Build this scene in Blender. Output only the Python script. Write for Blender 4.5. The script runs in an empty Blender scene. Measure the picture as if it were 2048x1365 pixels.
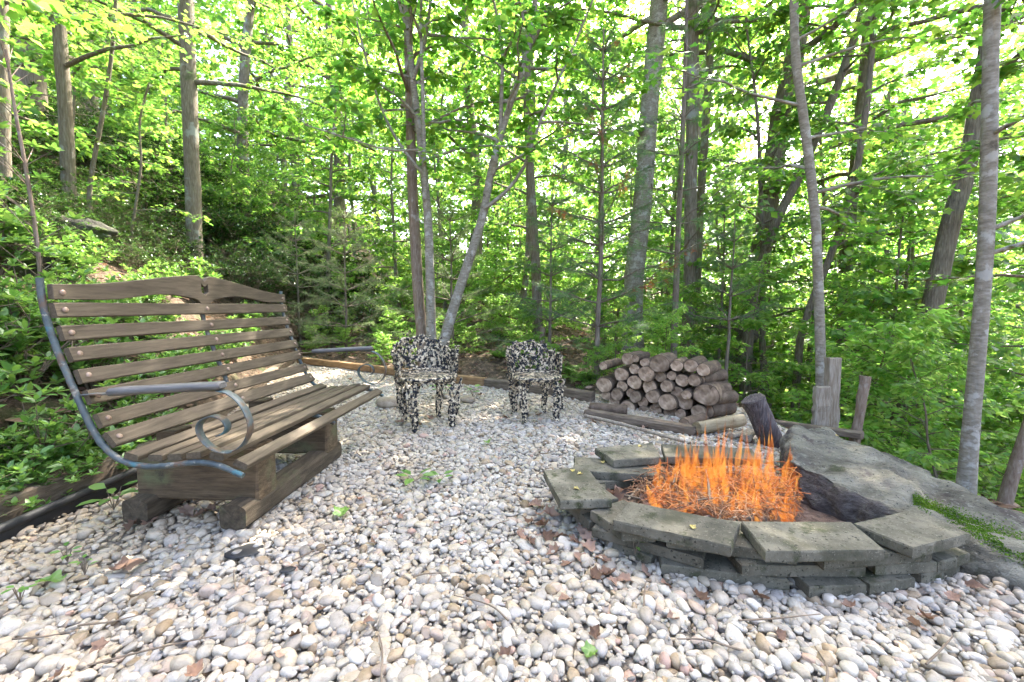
import bpy, bmesh, math, random
import numpy as np
from mathutils import Vector, Matrix, noise
from mathutils.bvhtree import BVHTree

R = math.radians
rng = np.random.default_rng(7)
random.seed(7)
S = bpy.context.scene
C = S.collection

# ------------------------------------------------------------------ camera, sky, sun, exposure
HCAM, FPX, PITCH = 1.0, 825.0, R(4.85)
cam = bpy.data.cameras.new('camera')
camo = bpy.data.objects.new('camera', cam)
C.objects.link(camo)
camo.location = (0, 0, HCAM)
camo.rotation_euler = (math.pi / 2 - PITCH, 0, 0)
cam.sensor_width = 36.0
cam.lens = FPX / 2048 * 36
cam.clip_start = 0.05
cam.clip_end = 600
S.camera = camo

SUN_AZ, SUN_EL = R(28), R(52)          # azimuth clockwise from +Y (ahead of the camera)
W = bpy.data.worlds.new('World')
S.world = W
W.use_nodes = True
nt = W.node_tree
nt.nodes.clear()
sky = nt.nodes.new('ShaderNodeTexSky')
sky.sky_type = 'NISHITA'
sky.sun_disc = False
sky.sun_elevation = SUN_EL
sky.sun_rotation = SUN_AZ
sky.air_density = 0.8
sky.dust_density = 5.0
sky.ozone_density = 1.0
bg = nt.nodes.new('ShaderNodeBackground')
bg.inputs['Strength'].default_value = 0.15
wo = nt.nodes.new('ShaderNodeOutputWorld')
nt.links.new(sky.outputs[0], bg.inputs[0])
nt.links.new(bg.outputs[0], wo.inputs[0])

sl = bpy.data.lights.new('sun', 'SUN')
sl.energy = 2.9
sl.angle = R(0.6)
sl.color = (1.0, 0.94, 0.84)
so = bpy.data.objects.new('sun', sl)
C.objects.link(so)
sd = Vector((math.sin(SUN_AZ) * math.cos(SUN_EL), math.cos(SUN_AZ) * math.cos(SUN_EL), math.sin(SUN_EL)))
so.rotation_euler = sd.to_track_quat('Z', 'Y').to_euler()
so.location = sd * 40

S.view_settings.view_transform = 'Standard'
S.view_settings.look = 'None'
S.view_settings.exposure = 3.45
S.view_settings.gamma = 1.0
S.view_settings.use_curve_mapping = False
S.render.engine = 'CYCLES'
cy = S.cycles
cy.use_denoising = True
cy.use_adaptive_sampling = True
cy.adaptive_threshold = 0.018
cy.max_bounces = 8
cy.diffuse_bounces = 6
cy.glossy_bounces = 2
cy.transmission_bounces = 5
cy.transparent_max_bounces = 16
cy.caustics_reflective = False
cy.caustics_refractive = False
cy.sample_clamp_indirect = 6.0

# ------------------------------------------------------------------ helpers
def ray(px, py):
    dx = (px - 1024) / FPX
    dz = -(py - 682.5) / FPX
    return np.array([dx, math.cos(PITCH) + dz * math.sin(PITCH), -math.sin(PITCH) + dz * math.cos(PITCH)])

def P(px, py, z=0.0):
    "pixel -> point on the level z"
    d = ray(px, py)
    t = (z - HCAM) / d[2]
    return np.array([0, 0, HCAM]) + d * t

def A(px, py, y):
    "pixel -> point at the distance y ahead"
    d = ray(px, py)
    return np.array([0, 0, HCAM]) + d * (y / d[1])

def nrm(v):
    v = np.asarray(v, float)
    n = np.linalg.norm(v, axis=-1, keepdims=True)
    return v / np.maximum(n, 1e-9)

class G:
    def __init__(s):
        s.V, s.F, s.A, s.n = [], [], [], 0
    def add(s, V, F, a=0.5):
        V = np.asarray(V, float).reshape(-1, 3)
        F = np.asarray(F, int).reshape(-1, 3)
        s.V.append(V); s.F.append(F + s.n)
        s.A.append(np.broadcast_to(np.asarray(a, float), (len(V),)).copy())
        s.n += len(V)
    def arr(s):
        return np.concatenate(s.V), np.concatenate(s.F), np.concatenate(s.A)
    def mesh(s, name, mat, org=(0, 0, 0), smooth=True):
        V, F, a = s.arr()
        V = V - np.asarray(org, float)
        me = bpy.data.meshes.new(name)
        me.vertices.add(len(V)); me.vertices.foreach_set('co', V.ravel())
        me.loops.add(F.size); me.loops.foreach_set('vertex_index', F.ravel().astype(np.int32))
        me.polygons.add(len(F))
        me.polygons.foreach_set('loop_start', np.arange(0, F.size, 3, dtype=np.int32))
        me.polygons.foreach_set('loop_total', np.full(len(F), 3, np.int32))
        me.polygons.foreach_set('use_smooth', np.full(len(F), smooth, bool))
        at = me.attributes.new('rv', 'FLOAT', 'POINT')
        at.data.foreach_set('value', a.astype(np.float32))
        me.update(calc_edges=True)
        me.validate()
        if mat is not None: me.materials.append(mat)
        return me
    def obj(s, name, mat, parent=None, smooth=True, org=None):
        "link as one mesh object; a top-level one gets its origin at its base, a part takes its parent's"
        if parent is not None:
            org = wloc(parent)
        elif org is None:
            V = np.concatenate(s.V)
            org = np.array([V[:, 0].mean(), V[:, 1].mean(), V[:, 2].min()])
        o = bpy.data.objects.new(name, s.mesh(name, mat, org, smooth))
        C.objects.link(o)
        if parent is not None:
            o.parent = parent
        else:
            o.location = org
        return o

def wloc(o):
    v = np.zeros(3)
    while o is not None:
        v = v + np.array(o.location); o = o.parent
    return v

def tag(o, label, cat, group=None):
    o['label'] = label; o['category'] = cat
    if group: o['group'] = group
    return o

def thing(name, label, cat, loc, group=None):
    o = bpy.data.objects.new(name, None)
    C.objects.link(o)
    o.location = loc
    o.empty_display_size = 0.1
    return tag(o, label, cat, group)

def copy_tree(o, parent=None):
    c = o.copy(); C.objects.link(c); c.parent = parent
    for ch in list(o.children):
        copy_tree(ch, c)
    return c

def frames(path):
    path = np.asarray(path, float)
    T = nrm(np.gradient(path, axis=0))
    ref = np.array([0, 0, 1.0]) if abs(T[0][2]) < 0.9 else np.array([1.0, 0, 0])
    U = np.zeros_like(T)
    u = nrm(np.cross(T[0], ref))
    for i in range(len(T)):
        u = nrm(u - T[i] * np.dot(u, T[i]))
        U[i] = u
    return T, U, np.cross(T, U)

def tube(g, path, rad, sides=6, a=0.5, cap=True, rough=0.0, seed=0):
    path = np.asarray(path, float)
    n = len(path)
    rad = np.broadcast_to(np.asarray(rad, float), (n,))
    T, U, Wv = frames(path)
    ang = np.arange(sides) * 2 * math.pi / sides
    rr = rad[:, None] * np.ones((n, sides))
    if rough:
        rr = rr * (1 + rough * np.random.default_rng(seed).normal(size=rr.shape))
    V = path[:, None, :] + rr[..., None] * (np.cos(ang)[None, :, None] * U[:, None, :] + np.sin(ang)[None, :, None] * Wv[:, None, :])
    V = V.reshape(-1, 3)
    i = np.arange(n - 1)[:, None] * sides
    j = np.arange(sides)[None, :]
    k = (j + 1) % sides
    F = np.concatenate([np.stack([i + j, i + k, i + sides + k], -1).reshape(-1, 3),
                        np.stack([i + j, i + sides + k, i + sides + j], -1).reshape(-1, 3)])
    if cap:
        b0 = n * sides
        V = np.concatenate([V, V[:sides], V[(n - 1) * sides:n * sides], path[:1], path[-1:]])
        c0, c1 = b0 + 2 * sides, b0 + 2 * sides + 1
        jj = b0 + np.arange(sides); kk = b0 + (np.arange(sides) + 1) % sides
        b = sides
        F = np.concatenate([F, np.stack([kk, jj, np.full(sides, c0)], -1), np.stack([b + jj, b + kk, np.full(sides, c1)], -1)])
    g.add(V, F, a)

def sweep(g, prof, path, U, Wv, a=0.5, jit=0.0, seed=0, close=False):
    "closed profile (k,2) along a path; U/W are the axes of the profile (single or per point)"
    prof = np.asarray(prof, float); path = np.asarray(path, float)
    n, k = len(path), len(prof)
    U = np.broadcast_to(np.asarray(U, float), (n, 3)); Wv = np.broadcast_to(np.asarray(Wv, float), (n, 3))
    V = path[:, None] + prof[None, :, :1] * U[:, None] + prof[None, :, 1:] * Wv[:, None]
    if jit:
        V = V + np.random.default_rng(seed).normal(scale=jit, size=V.shape)
    V = V.reshape(-1, 3)
    i = np.arange(n - 1)[:, None] * k
    j = np.arange(k)[None, :]; m = (j + 1) % k
    F = np.concatenate([np.stack([i + j, i + m, i + k + m], -1).reshape(-1, 3), np.stack([i + j, i + k + m, i + k + j], -1).reshape(-1, 3)])
    b0 = len(V); c0 = b0 + 2 * k
    V = np.concatenate([V, V[:k], V[(n - 1) * k:n * k], [V[:k].mean(0)], [V[(n - 1) * k:n * k].mean(0)]])
    jj = b0 + np.arange(k); mm = b0 + (np.arange(k) + 1) % k; b = k
    F = np.concatenate([F, np.stack([mm, jj, np.full(k, c0)], -1), np.stack([b + jj, b + mm, np.full(k, c0 + 1)], -1)])
    g.add(V, F, a)

def rrect(w, h, b):
    x, y = w / 2, h / 2
    return [(x - b, -y), (x, -y + b), (x, y - b), (x - b, y), (-x + b, y), (-x, y - b), (-x, -y + b), (-x + b, -y)]

def beam(g, p0, p1, w, h, bev=0.006, up=(0, 0, 1), segs=6, jit=0.0, seed=0, a=0.5):
    p0, p1 = np.asarray(p0, float), np.asarray(p1, float)
    d = nrm(p1 - p0)
    u = nrm(np.cross(d, up)); wv = np.cross(u, d)
    L = np.linalg.norm(p1 - p0)
    # chamfered ends: shrink the first and last section
    ts = [0, min(bev, L * .1)] + list(np.linspace(0, L, segs + 1)[1:-1]) + [L - min(bev, L * .1), L]
    pr = np.array(rrect(w, h, bev))
    path = np.array([p0 + d * t for t in ts])
    n0 = g.n
    sweep(g, pr, path, u, wv, a, jit, seed)
    V = g.V[-1]; k = len(pr)
    sc = 1 - 2 * bev / max(min(w, h), 1e-6) * .5
    nr_ = len(ts) * k
    for idx, r0_ in ((0, 0), (len(ts) - 1, (len(ts) - 1) * k), (0, nr_), (len(ts) - 1, nr_ + k)):
        c = path[idx]
        V[r0_:r0_ + k] = c + (V[r0_:r0_ + k] - c) * sc

def ico(sub):
    bm = bmesh.new(); bmesh.ops.create_icosphere(bm, subdivisions=sub, radius=1.0)
    V = np.array([v.co[:] for v in bm.verts]); F = np.array([[v.index for v in f.verts] for f in bm.faces])
    bm.free(); return V, F
ICO1, ICO2, ICO3, ICO4 = ico(1), ico(2), ico(3), ico(4)

def nz(V, scale, seed=0.0):
    o = Vector((seed * 7.31, seed * 3.77, seed * 5.13))
    return np.array([noise.noise(Vector(v) * scale + o) for v in V])

def rotz(a):
    c, s = math.cos(a), math.sin(a)
    return np.array([[c, -s, 0], [s, c, 0], [0, 0, 1]])

def rock(g, c, r, seed, base=ICO3, amp=0.25, rz=0.0):
    V, F = base
    d = 1 + amp * nz(V, 1.1, seed) + amp * .5 * nz(V, 2.7, seed + 3) + amp * .2 * nz(V, 7, seed + 5)
    W_ = V * d[:, None] * np.asarray(r)
    g.add(W_ @ rotz(rz).T + np.asarray(c), F)

# ------------------------------------------------------------------ materials
def newmat(name):
    m = bpy.data.materials.new(name); m.use_nodes = True
    t = m.node_tree; t.nodes.clear()
    out = t.nodes.new('ShaderNodeOutputMaterial')
    return m, t, out

def N(t, kind, **kw):
    n = t.nodes.new(kind)
    for k, v in kw.items():
        if k in n.inputs: n.inputs[k].default_value = v
        else: setattr(n, k, v)
    return n

def ramp(t, fac, stops):
    r = t.nodes.new('ShaderNodeValToRGB')
    el = r.color_ramp.elements
    while len(el) < len(stops): el.new(0.5)
    for e, (p, c) in zip(el, stops):
        e.position = p; e.color = (*c, 1)
    t.links.new(fac, r.inputs[0])
    return r.outputs[0]

def coords(t, stretch=(1, 1, 1), rot=(0, 0, 0)):
    tc = N(t, 'ShaderNodeTexCoord')
    mp = N(t, 'ShaderNodeMapping')
    mp.inputs['Scale'].default_value = stretch
    mp.inputs['Rotation'].default_value = rot
    t.links.new(tc.outputs['Object'], mp.inputs[0])
    return mp.outputs[0]

ALB = {'weathered_slat': .80, 'old_beam': .75, 'old_skid': .75, 'mossy_concrete': (.70, .655, .56), 'boulder_grey': (.72, .70, .63), 'log_bark': .8, 'chipped_paint': .85, 'edging_timber': .75, 'edging_timber_old': .75,
       'peeled_log': .7, 'split_post': .75, 'bark_pale': .72, 'bark_grey': .8, 'bark_brown': .75, 'tan_rock': .75, 'painted_iron': .8, 'arm_grey': .75, 'bark_dark': 1.15, 'hill_rock': .8}
def surf(name, stops, scale=8, stretch=(1, 1, 1), rough=0.8, bump=0.3, bscale=40, bdist=0.01, spec=0.3, spots=None, detail=8, distort=0.0, stretch2=None, rot=(0, 0, 0), rvmix=None):
    "noise-coloured surface; spots = (scale, threshold, width, colour) laid over it"
    ka = np.ones(3) * np.array(ALB.get(name, 1.0))
    stops = [(p_, tuple(float(c_) for c_ in np.array(cc_) * ka)) for p_, cc_ in stops]
    spots = [(a_, b_, c_, tuple(float(v_) for v_ in np.array(d_) * ka)) for a_, b_, c_, d_ in (spots or [])]
    m, t, out = newmat(name)
    co = coords(t, stretch, rot)
    n1 = N(t, 'ShaderNodeTexNoise', Scale=scale, Detail=detail, Roughness=0.65, Distortion=distort)
    t.links.new(co, n1.inputs['Vector'])
    col = ramp(t, n1.outputs['Fac'], stops)
    for sp in (spots or []):
        sc, th, wd, cc = sp[:4]
        n2 = N(t, 'ShaderNodeTexNoise', Scale=sc, Detail=6, Roughness=0.6)
        t.links.new(coords(t, stretch2 or (1, 1, 1), rot), n2.inputs['Vector'])
        f = ramp(t, n2.outputs['Fac'], [(th, (0, 0, 0)), (min(th + wd, 1), (1, 1, 1))])
        mx = N(t, 'ShaderNodeMix', data_type='RGBA')
        t.links.new(f, mx.inputs[0]); t.links.new(col, mx.inputs[6])
        mx.inputs[7].default_value = (*cc, 1)
        col = mx.outputs[2]
    if rvmix:
        at = N(t, 'ShaderNodeObjectInfo')
        hs = N(t, 'ShaderNodeHueSaturation')
        mr = N(t, 'ShaderNodeMapRange'); mr.inputs[3].default_value = 1 - rvmix; mr.inputs[4].default_value = 1 + rvmix
        t.links.new(at.outputs['Random'], mr.inputs[0]); t.links.new(mr.outputs[0], hs.inputs['Value'])
        t.links.new(col, hs.inputs['Color']); col = hs.outputs[0]
    b = N(t, 'ShaderNodeBsdfPrincipled', Roughness=rough)
    b.inputs['Specular IOR Level'].default_value = spec
    t.links.new(col, b.inputs['Base Color'])
    if bump:
        n3 = N(t, 'ShaderNodeTexNoise', Scale=bscale, Detail=8, Roughness=0.7)
        t.links.new(co, n3.inputs['Vector'])
        bp = N(t, 'ShaderNodeBump', Strength=bump, Distance=bdist)
        t.links.new(n3.outputs['Fac'], bp.inputs['Height']); t.links.new(bp.outputs[0], b.inputs['Normal'])
    t.links.new(b.outputs[0], out.inputs[0])
    return m

def leafmat(name, stops, tstops, trans=0.5, rough=0.33, spec=0.55, objvar=0.14):
    m, t, out = newmat(name)
    at = N(t, 'ShaderNodeAttribute', attribute_name='rv')
    oi = N(t, 'ShaderNodeObjectInfo')
    c1 = ramp(t, at.outputs['Fac'], stops); c2 = ramp(t, at.outputs['Fac'], tstops)
    mr = N(t, 'ShaderNodeMapRange'); mr.inputs[3].default_value = 1 - objvar; mr.inputs[4].default_value = 1 + objvar
    t.links.new(oi.outputs['Random'], mr.inputs[0])
    h1 = N(t, 'ShaderNodeHueSaturation'); h2 = N(t, 'ShaderNodeHueSaturation')
    for h, c in ((h1, c1), (h2, c2)):
        t.links.new(mr.outputs[0], h.inputs['Value']); t.links.new(c, h.inputs['Color'])
    b = N(t, 'ShaderNodeBsdfPrincipled', Roughness=rough); b.inputs['Specular IOR Level'].default_value = spec
    tr = N(t, 'ShaderNodeBsdfTranslucent')
    t.links.new(h1.outputs[0], b.inputs['Base Color']); t.links.new(h2.outputs[0], tr.inputs['Color'])
    mx = N(t, 'ShaderNodeMixShader'); mx.inputs[0].default_value = trans
    t.links.new(b.outputs[0], mx.inputs[1]); t.links.new(tr.outputs[0], mx.inputs[2])
    t.links.new(mx.outputs[0], out.inputs[0])
    return m

M = {}
M['maple'] = leafmat('leaf_maple', [(0, (.045, .105, .02)), (.5, (.075, .155, .024)), (1, (.13, .19, .03))],
                     [(0, (.12, .34, .04)), (.6, (.23, .48, .05)), (1, (.40, .56, .07))], trans=.55)
M['forest'] = leafmat('leaf_forest', [(0, (.055, .12, .034)), (.5, (.09, .17, .042)), (1, (.145, .22, .055))],
                      [(0, (.14, .36, .05)), (.6, (.28, .52, .07)), (1, (.48, .62, .11))], trans=.58)
M['sapling'] = leafmat('leaf_sapling', [(0, (.08, .16, .03)), (.5, (.13, .23, .04)), (1, (.19, .28, .055))],
                       [(0, (.24, .52, .08)), (.6, (.40, .66, .12)), (1, (.58, .74, .17))], trans=.6)
M['azalea'] = leafmat('leaf_azalea', [(0, (.065, .15, .035)), (.5, (.105, .21, .045)), (1, (.16, .27, .065))],
                      [(0, (.16, .36, .05)), (1, (.32, .50, .08))], trans=.4, rough=.38)
M['laurel'] = leafmat('leaf_laurel', [(0, (.018, .05, .014)), (.6, (.035, .085, .022)), (1, (.08, .13, .035))],
                      [(0, (.05, .14, .02)), (1, (.14, .26, .03))], trans=.2, rough=.2, spec=1.0)
M['pine'] = leafmat('needle_pine', [(0, (.045, .10, .04)), (.6, (.075, .145, .06)), (1, (.12, .17, .06))],
                    [(0, (.10, .24, .06)), (1, (.24, .38, .12))], trans=.4, rough=.5)
M['pinepale'] = leafmat('needle_pale', [(0, (.08, .13, .05)), (.6, (.14, .19, .08)), (1, (.28, .29, .15))],
                        [(0, (.12, .22, .05)), (1, (.3, .36, .14))], trans=.4, rough=.45)
M['rust'] = leafmat('needle_rust', [(0, (.25, .07, .02)), (1, (.38, .12, .03))], [(0, (.4, .1, .02)), (1, (.55, .18, .04))], trans=.4)
M['fern'] = leafmat('leaf_fern', [(0, (.06, .15, .02)), (1, (.11, .24, .03))], [(0, (.16, .4, .03)), (1, (.3, .5, .05))], trans=.45)
M['dry'] = leafmat('leaf_dry', [(0, (.10, .06, .038)), (.5, (.19, .115, .078)), (1, (.30, .205, .15))],
                   [(0, (.2, .09, .04)), (1, (.38, .22, .12))], trans=.15, rough=.75, spec=.15, objvar=.3)
M['moss'] = leafmat('moss', [(0, (.04, .09, .01)), (1, (.10, .18, .02))], [(0, (.1, .2, .02)), (1, (.2, .3, .03))], trans=.2, rough=.9, spec=.1)
M['bark'] = surf('bark_grey', [(.3, (.11, .085, .055)), (.5, (.22, .18, .125)), (.7, (.35, .30, .23))], scale=9, stretch=(6, 6, .8), bump=.8, bscale=14, bdist=.03,
                 rough=.9, spots=[(3.0, .56, .08, (.36, .37, .31)), (2.2, .60, .1, (.10, .12, .05))])
M['bark_light'] = surf('bark_pale', [(.3, (.17, .14, .10)), (.5, (.30, .26, .195)), (.7, (.42, .375, .30))], scale=12, stretch=(1.5, 1.5, 4), bump=.5, bscale=30, bdist=.012,
                       rough=.85, spots=[(9.0, .54, .06, (.46, .43, .36)), (6.0, .62, .06, (.13, .11, .08))])
M['bark_dark'] = surf('bark_dark', [(.3, (.075, .058, .042)), (.5, (.15, .12, .088)), (.7, (.25, .205, .155))], scale=9, stretch=(6, 6, .7), bump=.9, bscale=14, bdist=.03, rough=.92)
M['bark_brown'] = surf('bark_brown', [(.3, (.15, .095, .06)), (.5, (.25, .18, .125)), (.7, (.36, .29, .22))], scale=10, stretch=(5, 5, 1), bump=.6, bscale=18, bdist=.015, rough=.88,
                       spots=[(5, .58, .08, (.42, .38, .33))])
M['twig'] = surf('twig', [(.3, (.10, .07, .045)), (.7, (.22, .17, .12))], scale=12, bump=0, rough=.9)
M['soil'] = surf('soil', [(.25, (.035, .024, .015)), (.45, (.085, .058, .036)), (.6, (.14, .098, .062)), (.75, (.21, .15, .10))], scale=14, bump=1.0, bscale=30, bdist=.05, rough=.95,
                 spots=[(1.3, .56, .1, (.055, .085, .025)), (26, .6, .05, (.28, .17, .11))])
M['bedding'] = surf('gravel_bedding', [(.3, (.12, .10, .075)), (.6, (.27, .23, .18)), (.8, (.42, .38, .31))], scale=40, bump=1, bscale=60, bdist=.02, rough=.95)
def pebblemat():
    m, t, out = newmat('pebble_stone')
    at = N(t, 'ShaderNodeAttribute', attribute_name='pcol'); at.attribute_type = 'INSTANCER'
    co = coords(t)
    n1 = N(t, 'ShaderNodeTexNoise', Scale=2.2, Detail=7, Roughness=.65, Distortion=.8)
    t.links.new(co, n1.inputs['Vector'])
    v = ramp(t, n1.outputs['Fac'], [(.28, (.62, .56, .5)), (.45, (.92, .9, .88)), (.6, (1, 1, 1))])
    mx = N(t, 'ShaderNodeMix', data_type='RGBA', blend_type='MULTIPLY'); mx.inputs[0].default_value = 1
    t.links.new(at.outputs['Color'], mx.inputs[6]); t.links.new(v, mx.inputs[7])
    b = N(t, 'ShaderNodeBsdfPrincipled', Roughness=.55); b.inputs['Specular IOR Level'].default_value = .35
    t.links.new(mx.outputs[2], b.inputs['Base Color'])
    n3 = N(t, 'ShaderNodeTexNoise', Scale=6, Detail=8, Roughness=.7); t.links.new(co, n3.inputs['Vector'])
    bp = N(t, 'ShaderNodeBump', Strength=.25, Distance=.05)
    t.links.new(n3.outputs['Fac'], bp.inputs['Height']); t.links.new(bp.outputs[0], b.inputs['Normal'])
    t.links.new(b.outputs[0], out.inputs[0])
    return m
M['pebble'] = pebblemat()
# wood whose grain runs along world Y (bench), along X/diagonal, or upright
M['slat'] = surf('weathered_slat', [(.3, (.06, .043, .025)), (.5, (.105, .078, .047)), (.7, (.15, .115, .073))], scale=16, stretch=(5, .35, 5), rough=.72, bump=.35, bscale=34, bdist=.004, spec=.3,
                 spots=[(7, .62, .1, (.10, .07, .05)), (60, .74, .04, (.38, .34, .28))], stretch2=(3, 1, 3))
M['beam'] = surf('old_beam', [(.3, (.06, .038, .02)), (.5, (.12, .080, .043)), (.7, (.20, .14, .082))], scale=9, stretch=(.7, 3, 7), rough=.85, bump=.5, bscale=24, bdist=.008,
                 spots=[(4, .56, .12, (.15, .15, .07)), (5, .64, .08, (.06, .04, .03))])
M['skid'] = surf('old_skid', [(.3, (.045, .033, .02)), (.5, (.09, .066, .04)), (.7, (.15, .112, .072))], scale=9, stretch=(5, .6, 5), rough=.88, bump=.5, bscale=24, bdist=.008,
                 spots=[(5, .58, .12, (.11, .11, .05))])
M['timber'] = surf('edging_timber', [(.3, (.17, .09, .042)), (.5, (.32, .18, .08)), (.7, (.42, .27, .14))], scale=9, stretch=(1, 1, 7), rough=.82, bump=.4, bscale=24, bdist=.006)
M['timber_old'] = surf('edging_timber_old', [(.3, (.085, .06, .04)), (.5, (.17, .125, .085)), (.7, (.27, .21, .15))], scale=8, stretch=(1, 1, 7), rough=.88, bump=.5, bscale=24, bdist=.008)
M['armwood'] = surf('arm_grey', [(.3, (.075, .07, .064)), (.55, (.155, .145, .132)), (.75, (.25, .235, .21))], scale=14, stretch=(.6, 6, 6), rough=.6, bump=.3, bscale=30, bdist=.004)
M['iron'] = surf('painted_iron', [(.3, (.04, .048, .048)), (.45, (.065, .085, .085)), (.55, (.09, .105, .10)), (.66, (.12, .09, .06))], scale=16, rough=.55, bump=.2, bscale=60, bdist=.003,
                 spots=[(11, .53, .06, (.11, .072, .045)), (24, .60, .05, (.24, .22, .17)), (9, .62, .05, (.05, .14, .15))], spec=.4)
M['bolt'] = surf('bolt_bronze', [(.3, (.16, .10, .065)), (.7, (.27, .19, .13))], scale=30, rough=.5, bump=.1, spec=.5)
M['chair'] = surf('chipped_paint', [(.35, (.006, .0065, .008)), (.55, (.012, .013, .017)), (.7, (.03, .031, .04))], scale=20, rough=.5, bump=.3, bscale=60, bdist=.004, spec=.3,
                  spots=[(40, .515, .025, (.62, .50, .33)), (20, .66, .03, (.16, .08, .04)), (60, .60, .03, (.52, .42, .28))])
M['paver'] = surf('mossy_concrete', [(.28, (.075, .072, .058)), (.45, (.135, .13, .108)), (.58, (.20, .19, .16)), (.75, (.29, .275, .235))], scale=7, rough=.92, bump=.6, bscale=120, bdist=.004, spec=.2, detail=10,
                  spots=[(11, .56, .1, (.06, .068, .036)), (130, .60, .05, (.26, .25, .21)), (70, .60, .05, (.045, .045, .035)), (4, .56, .1, (.085, .086, .062))], rvmix=.16)
M['boulder'] = surf('boulder_grey', [(.3, (.085, .080, .068)), (.45, (.17, .16, .135)), (.56, (.26, .245, .205)), (.7, (.38, .36, .30))], scale=3.2, stretch=(1, 2.2, 3), rot=(0, 0, R(35)), rough=.93, bump=.9, bscale=22, bdist=.04, spec=.2,
                    spots=[(6, .58, .08, (.11, .092, .088)), (45, .58, .06, (.27, .265, .24)), (80, .6, .05, (.05, .05, .048)), (3, .58, .08, (.075, .088, .045)), (2.2, .6, .06, (.36, .35, .31))], detail=12)
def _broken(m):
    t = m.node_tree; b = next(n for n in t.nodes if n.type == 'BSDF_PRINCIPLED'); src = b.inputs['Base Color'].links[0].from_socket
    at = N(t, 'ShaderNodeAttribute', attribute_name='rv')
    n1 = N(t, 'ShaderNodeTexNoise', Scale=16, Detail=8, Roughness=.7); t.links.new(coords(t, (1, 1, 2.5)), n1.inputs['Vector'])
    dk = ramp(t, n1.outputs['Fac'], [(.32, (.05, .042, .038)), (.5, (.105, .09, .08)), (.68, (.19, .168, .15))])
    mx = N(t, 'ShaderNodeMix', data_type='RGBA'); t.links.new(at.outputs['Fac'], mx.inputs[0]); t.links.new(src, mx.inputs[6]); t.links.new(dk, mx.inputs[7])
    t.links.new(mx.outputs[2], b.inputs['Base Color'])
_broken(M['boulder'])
M['rock'] = surf('hill_rock', [(.3, (.035, .034, .026)), (.5, (.07, .066, .05)), (.7, (.13, .12, .09))], scale=5, rough=.93, bump=.9, bscale=26, bdist=.02, spec=.2, spots=[(5, .48, .08, (.055, .075, .022)), (30, .6, .06, (.16, .155, .12))])
M['rock_tan'] = surf('tan_rock', [(.3, (.2, .145, .09)), (.5, (.33, .26, .18)), (.7, (.46, .4, .31))], scale=7, rough=.9, bump=.7, bscale=30, bdist=.01)
M['logbark'] = surf('log_bark', [(.3, (.05, .034, .022)), (.5, (.115, .078, .05)), (.7, (.20, .145, .10))], scale=12, rough=.92, bump=.9, bscale=30, bdist=.012, rvmix=.3)
def ringmat():
    m, t, out = newmat('cut_end')
    tc = N(t, 'ShaderNodeTexCoord')
    w = N(t, 'ShaderNodeTexWave', Scale=9.0, Distortion=4.0, Detail=4); w.wave_type = 'RINGS'; w.rings_direction = 'SPHERICAL'
    w.inputs['Detail Scale'].default_value = 2.0
    t.links.new(tc.outputs['Object'], w.inputs[0])
    n1 = N(t, 'ShaderNodeTexNoise', Scale=14, Detail=8); t.links.new(tc.outputs['Object'], n1.inputs[0])
    c1 = ramp(t, n1.outputs['Fac'], [(.3, (.11, .07, .045)), (.48, (.25, .175, .115)), (.7, (.42, .31, .215))])
    c2 = ramp(t, w.outputs['Fac'], [(.0, (.82, .8, .78)), (1, (1, 1, 1))])
    mx = N(t, 'ShaderNodeMix', data_type='RGBA', blend_type='MULTIPLY'); mx.inputs[0].default_value = 1
    t.links.new(c1, mx.inputs[6]); t.links.new(c2, mx.inputs[7])
    oi = N(t, 'ShaderNodeObjectInfo'); mr = N(t, 'ShaderNodeMapRange'); mr.inputs[3].default_value = .68; mr.inputs[4].default_value = 1.35
    hs = N(t, 'ShaderNodeHueSaturation')
    t.links.new(oi.outputs['Random'], mr.inputs[0]); t.links.new(mr.outputs[0], hs.inputs['Value']); t.links.new(mx.outputs[2], hs.inputs['Color'])
    b = N(t, 'ShaderNodeBsdfPrincipled', Roughness=.88); b.inputs['Specular IOR Level'].default_value = .2
    t.links.new(hs.outputs[0], b.inputs['Base Color'])
    bp = N(t, 'ShaderNodeBump', Strength=.5, Distance=.006)
    t.links.new(n1.outputs['Fac'], bp.inputs['Height']); t.links.new(bp.outputs[0], b.inputs['Normal'])
    t.links.new(b.outputs[0], out.inputs[0])
    return m
M['cut'] = ringmat()
M['lightlog'] = surf('peeled_log', [(.3, (.22, .165, .09)), (.5, (.34, .27, .16)), (.7, (.44, .36, .23))], scale=9, stretch=(1, 1, 5), rough=.85, bump=.4, bscale=26, bdist=.006, spots=[(5, .62, .08, (.16, .12, .07))])
M['darklog'] = surf('charred_log', [(.3, (.035, .026, .026)), (.5, (.085, .066, .062)), (.68, (.16, .135, .125)), (.78, (.36, .34, .33))], scale=10, stretch=(9, 9, .8), rot=(0, R(-25), 0), rough=.88, bump=.8, bscale=16, bdist=.012)
M['post'] = surf('split_post', [(.3, (.2, .15, .10)), (.5, (.34, .275, .2)), (.7, (.46, .4, .32))], scale=8, stretch=(9, 9, .8), rough=.88, bump=.7, bscale=16, bdist=.01, spots=[(3, .6, .1, (.17, .10, .085))])
M['plastic'] = surf('black_plastic', [(.3, (.008, .008, .009)), (.7, (.022, .021, .02))], scale=8, rough=.65, bump=.1, spec=.5)
M['straw'] = leafmat('straw', [(0, (.16, .07, .03)), (1, (.32, .17, .08))], [(0, (.3, .15, .06)), (1, (.5, .3, .15))], trans=.1, rough=.8, objvar=.1)
M['ash'] = surf('ash_bed', [(.3, (.05, .035, .028)), (.5, (.13, .085, .06)), (.7, (.24, .17, .13))], scale=24, rough=.95, bump=1, bscale=50, bdist=.02)
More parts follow.
